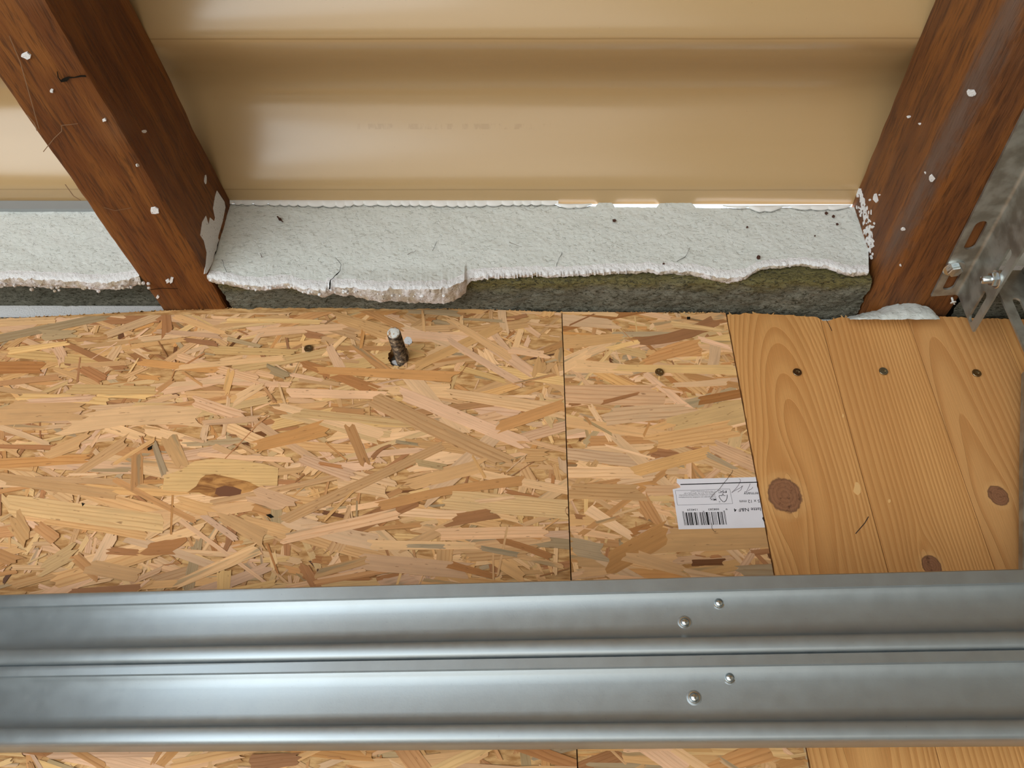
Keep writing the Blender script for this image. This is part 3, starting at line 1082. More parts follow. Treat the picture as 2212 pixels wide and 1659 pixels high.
TRACED2 = """1380 738 1545 692 22 b -.5|1395 785 1515 752 38 o .3|1200 742 1345 730 30 m|1200 850 1425 855 50 p|1510 866 1610 848 26 b|1315 900 1500 885 44 l|1450 925 1625 883 50 y|1415 957 1590 925 40 m|1360 1022 1545 973 34 m|1205 1020 1375 1022 34 l
1540 963 1640 1008 32 p|1528 982 1588 1013 12 g|1308 963 1413 991 7 l|1264 900 1277 918 8 o|1403 914 1390 942 8 o|1250 1053 1338 1040 12 o|1270 1100 1362 1157 26 l|1385 1080 1415 1127 40 o|1425 1168 1690 1160 58 m|1310 1222 1440 1150 48 o
1313 1183 1308 1213 9 b|1495 1216 1565 1214 15 d|1600 1235 1700 1230 30 g|1625 1195 1665 1190 13 b|1235 1180 1310 1195 38 g|1242 1115 1262 1118 10 b|1200 690 1325 700 25 l|1230 703 1285 678 5 b|1510 732 1578 752 10 p|1435 1603 1525 1664 20 l
1555 1640 1605 1672 14 l|1240 790 1380 800 30 l|1330 795 1600 800 24 y|1225 1060 1390 1065 40 m|1300 870 1380 850 10 b|1360 1200 1480 1235 36 m|1450 700 1560 715 14 y|1290 1130 1330 1120 12 m|1400 1060 1470 1058 26 p|1350 1620 1450 1612 22 p"""


def parse(txt):
    for it in txt.replace('\n', '|').split('|'):
        f = it.split()
        if f: yield [float(q) for q in f[:5]] + [f[5]] + [float(f[6]) if len(f) > 6 else 0.0]


def osb_board(label, clip, xr_, zr_, traced, nsmall, nbig, seed, npart):
    rs = random.Random(seed)
    cx = (xr_[0] + xr_[1]) / 2
    root = empty('osb_board', (cx, YW, ZB), label=label, cat='board', group='OSB boards screwed to the wall')
    b = MB()
    poly = [(x, YW, z) for x, z in clip]
    b.prism(poly, (0, 1, 0), TH)
    b.build('board_core', M['osb_core'], root)
    step_s, off = 1.2e-7, 0.00012
    geo = []
    for i in range(nsmall):
        L = rs.uniform(0.008, 0.042)
        w = rs.uniform(0.0012, 0.0075)
        r = rs.random()
        ang = rs.gauss(0, 0.30) if r < 0.6 else (rs.gauss(math.pi / 2, 0.4) if r < 0.78 else rs.uniform(0, math.pi))
        x, z = rs.uniform(*xr_), rs.uniform(*zr_)
        tone = rs.choices('lmpobgyd', (20, 22, 20, 16, 9, 4, 13, 1.5))[0]
        p0, p1 = (x - math.cos(ang) * L / 2, z - math.sin(ang) * L / 2), (x + math.cos(ang) * L / 2, z + math.sin(ang) * L / 2)
        off += step_s
        g_ = strand_geo(p0, p1, w, tone, clip, off, rs, 0, 0.00015)
        if g_: geo.append((g_, False))
    for i in range(nbig):
        L = rs.uniform(0.035, 0.105)
        w = rs.uniform(0.004, 0.0150)
        r = rs.random()
        ang = rs.gauss(0, 0.24) if r < 0.72 else (rs.gauss(math.pi / 2, 0.35) if r < 0.82 else rs.choice((-1, 1)) * rs.gauss(0.7, 0.2))
        if abs(math.sin(ang)) > 0.8: L *= 0.4
        x, z = rs.uniform(*xr_), rs.uniform(*zr_)
        tone = rs.choices('lmpobgy', (24, 26, 22, 12, 5, 3, 14))[0]
        p0, p1 = (x - math.cos(ang) * L / 2, z - math.sin(ang) * L / 2), (x + math.cos(ang) * L / 2, z + math.sin(ang) * L / 2)
        off += 3.0e-7
        g_ = strand_geo(p0, p1, w, tone, clip, off, rs, rs.uniform(-.15, .15), 0.00025)
        if g_: geo.append((g_, False))
        # slivers lying over the big strands
        for q in range(rs.choice((0, 0, 1, 1))):
            L2, w2_ = rs.uniform(0.006, 0.028), rs.uniform(0.0008, 0.0035)
            a2 = rs.gauss(0, 0.5) if rs.random() < 0.6 else rs.uniform(0, math.pi)
            x, z = rs.uniform(*xr_), rs.uniform(*zr_)
            off += 1.5e-7
            g_ = strand_geo((x, z), (x + math.cos(a2) * L2, z + math.sin(a2) * L2), w2_, rs.choices('lmpobgy', (16, 18, 16, 22, 14, 5, 10))[0], clip, off, rs, 0, 0.00015)
            if g_: geo.append((g_, False))
    for x0, y0, x1, y1, w, tone, bend in traced:
        a, c = Vector((x0, y0)), Vector((x1, y1))
        m = (a + c) / 2
        d = (c - a).normalized()
        nn = Vector((-d.y, d.x)) * w / 2
        q0, q1 = PY(m.x + nn.x, m.y + nn.y, YW), PY(m.x - nn.x, m.y - nn.y, YW)
        off += 6.0e-7
        g_ = strand_geo(w2(x0, y0), w2(x1, y1), (q0 - q1).length, tone, clip, off, rs, bend, 0.0003)
        if g_: geo.append((g_, True))
    order = sorted(range(len(geo)), key=lambda i: (-geo[i][1], -geo[i][0][4]))
    part = set(order[:npart])
    sv, sf, su, stn = [], [], [], []
    for i, (g_, _) in enumerate(geo):
        v, f, u, t, _a = g_
        if i in part:
            mk('strand', v, f, M['osb'], root, uvs=u, tints=t)
        else:
            n = len(sv)
            sv += v; su += u; stn += t
            sf += [tuple(k + n for k in q) for q in f]
    tag(mk('small_strand_layer', sv, sf, M['osb'], root, uvs=su, tints=stn), kind='stuff')
    return root, off


top_osb = [w2(-1000, 708), w2(0, 688.5), w2(330, 672), w2(640, 661), w2(1000, 668), (SEAM - 0.0004, w2(1213, 675)[1])]
clipL = [(top_osb[0][0], ZB), (SEAM - 0.0004, ZB)] + [top_osb[5], top_osb[4], top_osb[3], top_osb[2], top_osb[1], top_osb[0]]
board_a, offa = osb_board('large OSB board with a knotty flake and a rusty threaded rod sticking out', clipL, (top_osb[0][0], SEAM), (-0.06, 0.475), list(parse(TRACED)), 4700, 860, 11, 290)
clipM = [(SEAM + 0.0005, ZB), (EDGE - 0.0006, ZB), (EDGE - 0.0006, w2(1563, 676)[1]), (SEAM + 0.0005, w2(1216, 674)[1])]
board_b, offb = osb_board('narrow OSB board with a torn barcode sticker beside the spruce panel', clipM, (SEAM, EDGE), (-0.06, 0.475), list(parse(TRACED2)), 1000, 190, 23, 200)


# knotty flake on the large board
def wall_poly(root, pts, mat, off, name, label=None, th=0.0004):
    b = MB().prism([PY(px, py, YW - off) for px, py in pts][::-1], (0, 1, 0), th)
    o = b.build(name, mat, root)
    if label: o['label'] = label
    return o


def strand_on(root, pts, tone, off, ax):
    """traced strand outline in pixels with its own grain direction"""
    q = [w2(*p) for p in pts]
    a, c = w2(*ax[0]), w2(*ax[1])
    L = math.hypot(c[0] - a[0], c[1] - a[1])
    dx, dz = (c[0] - a[0]) / L, (c[1] - a[1]) / L
    n = len(q)
    vs = [(p[0], YW - off, p[1]) for p in q] + [(p[0], YW - off + 0.0005, p[1]) for p in q]
    ar = sum(q[i - 1][0] * q[i][1] - q[i][0] * q[i - 1][1] for i in range(n))
    fs = [tuple(range(n))[::-1]] + [(i, (i + 1) % n, n + (i + 1) % n, n + i) for i in range(n)]
    if ar > 0: fs = [f[::-1] for f in fs]
    uv = [((p[0] - a[0]) * dx + (p[1] - a[1]) * dz, -(p[0] - a[0]) * dz + (p[1] - a[1]) * dx) for p in q] * 2
    c = srgb(*TONE[tone])
    return mk('strand', vs, fs, M['osb'], root, uvs=uv, tints=[(c[0], c[1], c[2], 0.33)] * (2 * n))


kf = strand_on(board_a, [(352, 1060), (356, 1028), (392, 1016), (420, 998), (470, 991), (510, 994), (570, 1003), (602, 1012), (600, 1050), (566, 1050), (540, 1062), (500, 1066), (470, 1072), (440, 1070), (400, 1064)], 'y', offa + 6e-6, ((352, 1030), (600, 1030)))
wall_poly(kf, [(404, 1064), (424, 1050), (433, 1034), (444, 1026), (464, 1024), (500, 1032), (536, 1040), (560, 1052), (540, 1062), (512, 1068), (486, 1072), (462, 1074), (444, 1070), (430, 1064)], M['osb_knot'], offa + 9e-6, 'knot', 'brown knot')
wall_poly(kf, [(464, 1066), (468, 1054), (486, 1049), (506, 1052), (522, 1058), (520, 1067), (496, 1072), (474, 1072)], plain('knot_core', srgb(112, 66, 34), 0.6), offa + 1.2e-5, 'knot_core', 'dark knot centre')
for pts in (((318, 968), (330, 961), (327, 970), (320, 973)), ((574, 1112), (584, 1110), (592, 1117), (584, 1119)), ((176, 1086), (183, 1088), (178, 1094))):
    wall_poly(board_a, pts, M['dark_gap'], offa + 1.4e-5, 'open_pore')
wall_poly(board_b, ((1484, 684), (1491, 684), (1491, 690), (1484, 690)), M['dark_gap'], offb + 1.4e-5, 'open_pore')
# splintered saw cut along the top of both boards
for root, x0, x1, ln in ((board_a, -160, 1212, top_osb), (board_b, 1218, 1562, None)):
    b = MB()
    for i in range(int((x1 - x0) / 5)):
        px = rnd.uniform(x0, x1)
        py = lerp_poly([(-420, 706), (0, 688.5), (330, 672), (640, 661), (1000, 668), (1214, 675), (1563, 676)], px)
        h, w = rnd.uniform(0.8, 3.2), rnd.uniform(2, 10)
        b.prism([PY(px, py + 1, YW - 0.0002), PY(px + w, py + 1, YW - 0.0002), PY(px + w * rnd.uniform(0.2, 0.9), py - h, YW - 0.0002)], (0, 1, 0), rnd.uniform(0.001, 0.006))
    tag(b.build('splinter_edge', M['osb_core'], root), kind='stuff')
hc = PY(861, 769, YW)
b = MB()
b.lathe((hc.x, YW, hc.z), (0, 1, 0), [(0.0099, 0.0), (0.0104, 0.004), (0.0100, TH)], 20)
for i, v in enumerate(b.v):
    v.z = hc.z + (v.z - hc.z) * 1.23
b.build('drilled_hole', M['osb_core'], board_a)

# ------------------------------------------------------------------ spruce panel of glued lamellas
J1 = (w2(1773, 700)[0] + w2(1916, 1235)[0] + w2(2017, 1592)[0]) / 3
J2 = (w2(1965, 700)[0] + w2(2149, 1235)[0]) / 2
J3 = J2 + (J2 - J1) * 1.02
k1, k2, k3 = w2(1695, 1070), w2(2156, 1071), w2(2012, 1222)
WARM = (srgb(216, 160, 98), srgb(170, 108, 52))
f1, f3 = w2(1731, 985), w2(2110, 1010)
m_spruce('spruce_a', f1[0], f1[1], 0.20, 0.08, 70, 2600, [(k1[0], k1[1], 0.0145)], WARM, 1.3, EDGE, J1)
m_spruce('spruce_b', J1 - 0.035, f1[1] + 0.3, 0.03, 0.03, 50, 1400, [(k3[0], k3[1], 0.0078)], WARM, 5.9, J1, J2)
m_spruce('spruce_c', f3[0] + 0.004, f3[1] - 0.05, 0.11, 0.08, 60, 1700, [(k2[0], k2[1], 0.0085)], (srgb(208, 154, 96), srgb(172, 112, 58)), 9.1, J2, J3)
m_spruce('spruce_d', J3 + 0.03, 0.2, 0.05, 0.05, 90, 1500, [], WARM, 12.5, J3, J3 + 0.06)
pan = empty('spruce_panel', ((EDGE + J3) / 2, YW, ZB), label='honey coloured glued spruce panel with knots beside the OSB', cat='panel')
TOPP = [(1568, 679), (1600, 680), (1612, 677), (1700, 681), (1768, 686), (1780, 694), (1800, 691), (1812, 686), (1850, 688), (1900, 690), (1960, 690), (1964, 687), (2000, 685), (2060, 685), (2120, 688), (2212, 690), (2500, 694)]


def lamella(x0, x1, mat, jagl=False):
    top = []
    n = 40
    for i in range(n + 1):
        x = x0 + (x1 - x0) * i / n
        # pixel column of this x at the top edge
        px = 1106 + FPX * (RC.transposed() @ Vector((x, YW, 0.455))).x / -(RC.transposed() @ Vector((x, YW, 0.455))).z
        z = PY(px, lerp_poly(TOPP, px) + rnd.uniform(-1.2, 1.2), YW).z
        top.append((x, z))
    left = [(x0, ZB)]
    if jagl:
        left = [(x0 + rnd.uniform(-0.0004, 0.0002), ZB + (top[0][1] - ZB) * i / 160) for i in range(159, -1, -1)]
    poly = [(x1, ZB)] + top[::-1] + left
    o = MB().prism([(x, YW - 0.0004, z) for x, z in poly], (0, 1, 0), TH + 0.0004).build('lamella', mat, pan)
    return o


g_ = 0.00028
lamella(EDGE + 0.0008, J1 - g_, M['spruce_a'], True)
lamella(J1 + g_, J2 - g_, M['spruce_b'])
lamella(J2 + g_, J3 - g_, M['spruce_c'])
JW = 0.078
lamella(J3 + g_, J3 + JW - g_, M['spruce_d'])
for q in range(1, 6):
    lamella(J3 + q * JW + g_, J3 + (q + 1) * JW - g_, M['spruce_b' if q % 2 else 'spruce_d'])
# scratches and resin marks
for pts, w in ((((1876, 1116), (1868, 1130), (1848, 1153)), 0.0007), (((1785, 692), (1790, 700), (1797, 715)), 0.0006)):
    b = MB().ribbon([PY(px, py, YW - 0.0005) for px, py in pts], w, (0, -1, 0), 0.0001)
    b.build('scratch', M['dark_speck'], pan)
for cx, cy, rx, ry, c in ((1852, 1056, 8, 14, 'l'), (1921, 1082, 3, 4, 'l'), (1821, 898, 2, 4, 'l')):
    wall_poly(pan, blob2(cx, cy, rx, ry, 9, 0.2), plain('pale_chip', srgb(226, 178, 116), 0.6), 0.0006, 'pale_chip')
b = MB()
for i in range(26):
    px = rnd.uniform(1570, 1960)
    py = lerp_poly(TOPP, px)
    b.prism([PY(px, py + 1, YW), PY(px + rnd.uniform(2, 6), py + 1, YW), PY(px + rnd.uniform(-6, 8), py - rnd.uniform(2, 7), YW)], (0, 1, 0), 0.001)
tag(b.build('splinter_edge', M['osb_core'], pan), kind='stuff')

# ------------------------------------------------------------------ screws
def make_screw():
    b = MB()
    R_, ri = 0.0040, 0.0019
    b.lathe((0, 0, 0), (0, -1, 0), [(0.0026, -0.0035), (R_, -0.0006), (R_, 0.0), (R_ * 0.96, 0.0002)], 28, 0)
    # flat face between rim and star-shaped recess
    n = len(b.v)
    seg = 24
    for k in range(seg):
        t = 2 * math.pi * k / seg
        b.v.append(Vector((R_ * 0.96 * math.cos(t), -0.0002, R_ * 0.96 * math.sin(t))))
    for dpt in (-0.0002, 0.0007):
        for k in range(seg):
            t = 2 * math.pi * k / seg
            r = ri * (1.0 + 0.16 * math.cos(6 * t)) * (1.0 if dpt < 0 else 0.9)
            b.v.append(Vector((r * math.cos(t), dpt, r * math.sin(t))))
    for lv in (0, 1):
        for k in range(seg):
            k2 = (k + 1) % seg
            b.f.append((n + lv * seg + k, n + lv * seg + k2, n + (lv + 1) * seg + k2, n + (lv + 1) * seg + k)); b.m.append(0)
    b.f.append(tuple(n + 2 * seg + k for k in range(seg))); b.m.append(0)
    me = bpy.data.meshes.new('screw')
    me.from_pydata(b.v, [], b.f)
    me.materials.append(M['screw_steel'])
    bm = bmesh.new(); bm.from_mesh(me); bmesh.ops.recalc_face_normals(bm, faces=bm.faces); bm.to_mesh(me); bm.free()
    return me


scr = make_screw()
for px, py, lab in ((667, 755, 'small screw head in the large OSB board near the threaded rod'), (1424, 806, 'shiny screw head in the narrow OSB board'),
                    (1721, 806, 'screw head on the flame grain of the spruce panel, next to the OSB'), (1907, 804, 'middle screw head of the spruce panel'),
                    (2108, 808, 'screw head in the spruce panel below the slotted bracket')):
    p = PY(px, py, YW)
    o = bpy.data.objects.new('screw', scr)
    COL.objects.link(o)
    o.location = Vector((p.x, YW - 0.0019, p.z)) + OFF
    tag(o, lab, 'screw', 'screws holding the boards')

# ------------------------------------------------------------------ threaded rod
tip = PY(850, 718, YW - 0.043)
bas = PY(869, 776, YW)
ax = (tip - bas).normalized()
root = empty('threaded_rod', bas, label='rusty threaded rod with paint on its end, sticking out of the large OSB board', cat='rod')
a_ = ax.orthogonal().normalized()
b_ = ax.cross(a_)
L = (tip - bas).length
P_, R0 = 0.00175, 0.0061
rows = []
ns = int((L + 0.011) / P_ * 7)
for i in range(ns + 1):
    h = -0.011 + (L + 0.011) * i / ns
    r = []
    for k in range(37):
        t = 2 * math.pi * k / 36
        ph = (h / P_ + k / 36.0) % 1.0
        rad = R0 - 0.0010 * (1 - abs(2 * ph - 1)) ** 1.2
        if h > L - 0.0015: rad = min(rad, R0 - 0.0006)
        r.append(bas + ax * h + (a_ * math.cos(t) + b_ * math.sin(t)) * rad)
    rows.append(r)
shade_auto(MB().grid(rows).build('thread', M['rod'], root), 50)
MB().lathe(tip, ax, [(R0 - 0.0006, -0.0014), (R0 - 0.0005, -0.0002), (R0 - 0.0012, 0.0004), (R0 * 0.45, 0.0009), (0.0004, 0.0010)], 30, 0, False, True).build('painted_end', M['rod_end'], root, smooth=True)
for cx, cy, Y, rx, ry in ((882, 738, YW + 0.001, 9, 9), (858, 786, YW + 0.006, 11, 6)):
    b = MB().prism([PY(x, y, Y) for x, y in blob2(cx, cy, rx, ry, 10, 0.2)], (0, -1, 0), 0.002)
    b.build('mortar_bit', M['plaster_rim'], root)

# ------------------------------------------------------------------ product sticker
ys = YW - offb - 0.00010
stk = [(1466, 1143.5), (1655, 1139.5), (1652, 1128), (1651, 1118), (1649, 1112), (1650, 1106), (1645, 1098), (1645, 1090), (1642, 1084), (1643, 1075), (1640, 1066), (1637, 1055), (1635, 1050), (1638, 1044), (1636, 1030.5),
       (1468, 1035), (1462, 1034), (1462, 1043), (1468, 1048), (1470, 1053), (1453, 1057)]
stk = [(x, y) for x, y in stk]
sx_max = EDGE - 0.0006
sp = [PY(x, y, ys) for x, y in stk]
for p in sp: p.x = min(p.x, sx_max)
root = empty('product_sticker', PY(1560, 1143, ys), label='torn white product sticker with barcode, upside down on the narrow OSB board', cat='sticker')
MB().prism(sp[::-1], (0, 1, 0), 0.00008).build('paper', M['paper'], root)
NS = (0, -1, 0)
Z8 = lambda x, y: (1430 + x / 8.508, 1010 + y / 8.508)         # position inside the close-up of the sticker
PS = lambda x, y: PY(*Z8(x, y), ys)


def prints(name, lines, w, mat='black_print'):
    b = MB()
    for ln in lines:
        b.ribbon([PS(x, y) for x, y in ln], w, NS, 0.00003)
    return b.build(name, M[mat], root)


prints('printed_rule', [((338, 312), (1050, 291), (1757, 268))], 0.00085)
prints('printed_frame', [((245, 425), (1245, 393)), ((1245, 393), (1300, 663)), ((1300, 663), (285, 690)), ((285, 690), (245, 425))], 0.00022)
prints('logo', [((1196, 498), (1198, 530), (1192, 570), (1176, 608), (1145, 632), (1120, 628), (1100, 606), (1084, 596), (1078, 580), (1066, 572), (1064, 556), (1050, 546), (1048, 524), (1062, 512), (1084, 514), (1100, 516)),
                ((1090, 516), (1108, 514), (1108, 482), (1126, 482), (1128, 512), (1166, 516))], 0.0005)
# bars of the 13-digit code, read from the right because the sticker hangs upside down
Lc = ['0001101', '0011001', '0010011', '0111101', '0100011', '0110001', '0101111', '0111011', '0110111', '0001011']
Gc = [''.join('1' if q == '0' else '0' for q in c)[::-1] for c in Lc]
par = 'LGGLGL'                                                   # first digit 9
bits = '101' + ''.join((Lc if p == 'L' else Gc)[int(d)] for p, d in zip(par, '008283')) + '01010' + ''.join(''.join('1' if q == '0' else '0' for q in Lc[int(d)]) for d in '134529') + '101'
b = MB()
i = 0
while i < len(bits):
    if bits[i] == '1':
        j = i
        while j < len(bits) and bits[j] == '1': j += 1
        lg = i < 3 or i > 91 or 45 <= i < 50
        s0, s1 = i / 95.0, j / 95.0
        xt0, xt1 = 1152 - (1152 - 372) * s0, 1152 - (1152 - 372) * s1
        t0 = 790 + (805 - 790) * s0 + (0 if lg else 22)
        dxx = 42
        f_ = 0 if lg else 22 / 265.0
        q = [PS(xt1 + dxx * f_, t0), PS(xt0 + dxx * f_, t0), PS(xt0 + dxx, 1048 + 14 * s0), PS(xt1 + dxx, 1048 + 14 * s1)]
        b.add([p + Vector(NS) * 0.00003 for p in q], [(0, 1, 2, 3)])
        i = j
    else:
        i += 1
b.build('barcode', M['black_print'], root)


def text(body, x_start, x_end, ybase, yslope, cap, name='printed_text', mat='black_print', clipx=True, bold=0.0):
    """lettering, upside down: starts at the right end x_start, runs to x_end (close-up pixels)"""
    cu = bpy.data.curves.new('t', 'FONT')
    cu.body = body
    cu.size = 1.0
    cu.resolution_u = 3
    cu.offset = bold
    ob = bpy.data.objects.new('t', cu)
    me = bpy.data.meshes.new_from_object(ob)
    xs = [v.co.x for v in me.vertices]
    w = max(xs) - min(xs)
    x0 = min(xs)
    vs = []
    for v in me.vertices:
        t = (v.co.x - x0) / w
        xx = x_start + (x_end - x_start) * t
        yy = ybase + yslope * t + v.co.y / 0.72 * cap
        xx += (v.co.y / 0.72 * cap) * 0.13                       # the sticker's upright seen in perspective
        p = PS(xx, yy)
        p.y -= 0.00003
        if clipx: p.x = min(p.x, sx_max - 0.0001)
        vs.append(p)
    fs = [tuple(p.vertices) for p in me.polygons]
    bpy.data.objects.remove(ob); bpy.data.curves.remove(cu)
    o = mk(name, vs, fs, M[mat], root)
    bpy.data.meshes.remove(me)
    return o


text('latte N&F 4', 1812, 1318, 735, 18, 64, bold=0.008)
text('5 x 12 mm', 1792, 1422, 590, 10, 56, bold=0.006)
text('ermany', 1768, 1500, 452, 4, 58, bold=0.006)
text('Mix', 994, 890, 568, 4, 42, bold=0.008)
text('FSC', 1185, 1030, 424, 4, 42, bold=0.02)
text('Produktgruppe aus vorbildlich bewirtschafteten', 988, 308, 530, 8, 24)
text('Wäldern und anderen kontrollierten Herkünften', 980, 312, 492, 8, 24)
text('www.fsc.org  Zert.-Nr. GFA-COC-1167', 972, 402, 456, 8, 26)
text('© 1996 Forest Stewardship Council', 982, 528, 424, 6, 22)
text('9', 1202, 1170, 750, 0, 32, bold=0.01)
text('008283', 1046, 850, 748, 6, 36, bold=0.01)
text('134529', 648, 458, 756, 6, 36, bold=0.01)
text('®', 1068, 1042, 616, 0, 26)
prints('printed_text', [((1852, 912), (1862, 925), (1853, 945), (1866, 950), (1872, 970), (1885, 990))], 0.0009)
prints('pen_mark', [((1415, 208), (1440, 220), (1442, 250), (1405, 325), (1360, 385), (1280, 462), (1340, 425), (1480, 350), (1488, 335), (1455, 350)), ((1470, 365), (1450, 410), (1392, 452)),
                    ((1622, 292), (1600, 350), (1545, 455), (1600, 415), (1650, 390), (1668, 358))], 0.00035, 'pen_ink')
for pts, lab in ((((1300, 45), (1285, 95), (1238, 148), (1205, 205), (1140, 280), (1060, 390), (980, 460), (930, 510), (880, 580)), 'long thin dark cobweb thread lying across the torn sticker'),
                 (((905, 1020), (918, 1060), (910, 1100), (935, 1150), (975, 1190), (990, 1165)), 'short curled dark thread below the barcode of the sticker')):
    b = MB().ribbon([PS(x, y) + Vector(NS) * 0.0003 for x, y in pts], 0.0003, NS, 0.0)
    tag(b.build('cobweb_thread', M['dark_speck']), lab, 'thread', 'dark threads on the sticker')

# ------------------------------------------------------------------ galvanised rails
YL = 0.552
zt = PY(0, 1289, YL).z
d_ = ray(2212, 1234)
YR = zt / d_.z * d_.y
PL, PR = PY(0, 1289, YL), PY(2212, 1234, YR)
ru = (PR - PL); ru.z = 0
ru.normalize()
rn = Vector((ru.y, -ru.x, 0))              # towards the camera


def wdown(row, v):                          # drop below the rail top of a row seen at the left end
    return zt - PY(0, row, YL - v / 1000.0).z


def rail(name, r0, r1, mb, lb, label, rivets):
    A0, A1 = PL - ru * 0.15, PR + ru * 0.40
    prof = [(r0, -14), (r0, 9.5), (r0 + 0.8, 10.5), (r1 - 3, 10.5), (r1 - 2.0, 10.2), (r1 - 1.6, -10.0), (r1 + 0.4, -10.0), (r1 + 0.8, 5.4), (r1 + 3.5, 4.9), (r1 + 8, 4.1), (r1 + 14, 3.4), (r1 + 22, 2.7), (r1 + 32, 2.2), ((r1 + mb) / 2, 2.0), (mb - 30, 2.0),
            (mb - 21, 2.2), (mb - 13, 2.9), (mb - 7, 3.9), (mb - 3, 5.0), (mb - 0.6, 6.2), (mb, 10.8), (mb + 0.8, 11.5), (mb + 3, 11.9), (lb - 12, 11.9), (lb - 7, 11.2), (lb - 3.5, 9.6), (lb - 1, 6.5), (lb, 2.5), (lb, -14)]
    root = empty(name, (A0 + A1) / 2, label=label, cat='rail', group='galvanised rails in front of the boards')
    ring = [(v / 1000.0, wdown(r, v)) for r, v in prof]
    ring[0] = (ring[0][0], ring[1][1])
    ring[-1] = (ring[-1][0], ring[-2][1])
    rows = []
    for P0 in (A0, A0.lerp(A1, 0.33), A0.lerp(A1, 0.66), A1):
        rows.append([P0 + rn * v - Vector((0, 0, w)) for v, w in ring])
    b = MB().grid(rows, flip=True)
    rows2 = [[p - rn * 0.0 for p in r] for r in rows]
    o = b.build('profile', M['galv'], root)
    shade_auto(o, 48)
    sol = o.modifiers.new('sheet', 'SOLIDIFY')
    sol.thickness = 0.0012
    sol.offset = -1
    for px, py in rivets:
        # rivet sits on the flat of the channel
        d = ray(px, py)
        q = PL + rn * 0.002
        t = q.dot(rn) / d.dot(rn)
        c = d * t
        rb = MB()
        rb.lathe(c, rn, [(0.0082, -0.0002), (0.0066, 0.0002), (0.0052, 0.0009), (0.0042, 0.0014)], 28, 0, False, True)
        rr = rb.build('rivet', M['galv'], root, smooth=True)
        rb = MB()
        rb.lathe(c, rn, [(0.0036, 0.0008), (0.0036, 0.0016), (0.0029, 0.0017), (0.0028, 0.0024), (0.0022, 0.0032), (0.0012, 0.0037), (0.0001, 0.0038)], 28, 0, False, False)
        shade_auto(rb.build('rivet_head', M['rivet_steel'], rr), 40)
    # spot weld dimple on the upper lip
    px, py = rivets[0][0] + 1, r0 + (lambda a: -46)(0) * 0 + (1256 - 1252.5 if r0 < 1400 else 0)
    return root


rail_a = rail('galvanised_rail', 1289, 1314, 1409, 1441, 'upper galvanised steel rail running across the boards', ((1552, 1304), (1479, 1346)))
rail_b = rail('galvanised_rail', 1445, 1465, 1580, 1615, 'lower galvanised steel rail hung directly under the other rail', ((1575, 1465), (1499, 1508)))
for root, px, py in ((rail_a, 1553, 1255), (rail_b, 1577, 1424)):
    d = ray(px, py)
    q = PL + rn * 0.0105
    c = d * (q.dot(rn) / d.dot(rn))
    MB().lathe(c, rn, [(0.0026, -0.0001), (0.0018, 0.0005), (0.0008, 0.0009), (0.0001, 0.0010)], 18).build('weld_dimple', M['galv'], root, smooth=True)
d = ray(1614, 1293)
q = PL + rn * 0.0022
c = d * (q.dot(rn) / d.dot(rn))
MB().lathe(c, rn, [(0.0009, -0.0001), (0.0008, 0.0004), (0.0001, 0.0006)], 10).build('dark_speck', M['dark_speck'], rail_a)
# wall brackets that carry the rails, just outside the view
for r, za, zb in ((rail_a, zt - 0.040, zt - 0.005), (rail_b, zt - 0.090, zt - 0.058)):
    for c in (PL - ru * 0.11, PR + ru * 0.34):
        b = MB()
        b.box(c.x - 0.012, c.x + 0.012, c.y + 0.0135, YW - 0.0015, za, za + 0.003)
        b.box(c.x - 0.012, c.x + 0.012, c.y + 0.0135, c.y + 0.0150, za, zb)
        b.build('wall_bracket', M['galv_bracket'], r)


# ------------------------------------------------------------------ slotted angle bracket under the wide rafter
def slot_plate(x0, x1, y0, y1, slots, th):
    """flat plate in its own x-y plane with rounded slots cut through, as (verts, faces)"""
    cu = bpy.data.curves.new('p', 'CURVE')
    cu.dimensions = '2D'
    cu.fill_mode = 'BOTH'
    cu.extrude = th / 2

    def spl(pts):
        s = cu.splines.new('POLY')
        s.points.add(len(pts) - 1)
        for q, (x, y) in zip(s.points, pts): q.co = (x, y, 0, 1)
        s.use_cyclic_u = True
    spl([(x0, y0), (x1, y0), (x1, y1), (x0, y1)])
    for cx, cy, L, w in slots:              # long axis along y
        r = w / 2
        spl([(cx + r * math.cos(t), cy + (L / 2 - r) + r * math.sin(t)) for t in [math.pi * k / 9 for k in range(10)]] +
            [(cx - r * math.cos(t), cy - (L / 2 - r) - r * math.sin(t)) for t in [math.pi * k / 9 for k in range(10)]])
    ob = bpy.data.objects.new('p', cu)
    me = bpy.data.meshes.new_from_object(ob)
    bm = bmesh.new(); bm.from_mesh(me)
    bmesh.ops.remove_doubles(bm, verts=bm.verts, dist=1e-6)
    bmesh.ops.recalc_face_normals(bm, faces=bm.faces)
    vs = [v.co.copy() for v in bm.verts]
    fs = [tuple(v.index for v in f.verts) for f in bm.faces]
    bm.free()
    bpy.data.objects.remove(ob); bpy.data.curves.remove(cu); bpy.data.meshes.remove(me)
    return vs, fs


tb = 0.0022
ZA = HR - 0.0008 - tb / 2
E1, E2 = PZ(2011, 638.5, ZA), PZ(2068, 638.5, ZA)          # end edge of the flat flange
yend = (E1.y + E2.y) / 2
F1 = PZ(2160, 341, ZA)
bd = Vector((F1.x - E1.x, F1.y - E1.y, 0)).normalized()     # runs towards the camera
bs = Vector((-bd.y, bd.x, 0))                               # across, to the right
if bs.x < 0: bs = -bs
WF = (E2 - E1).dot(bs)
HV = ZA - PX(2100, 722, E2.x).z
br = empty('slotted_angle_bracket', E1, label='slotted galvanised angle bracket bolted under the wider rafter', cat='bracket')


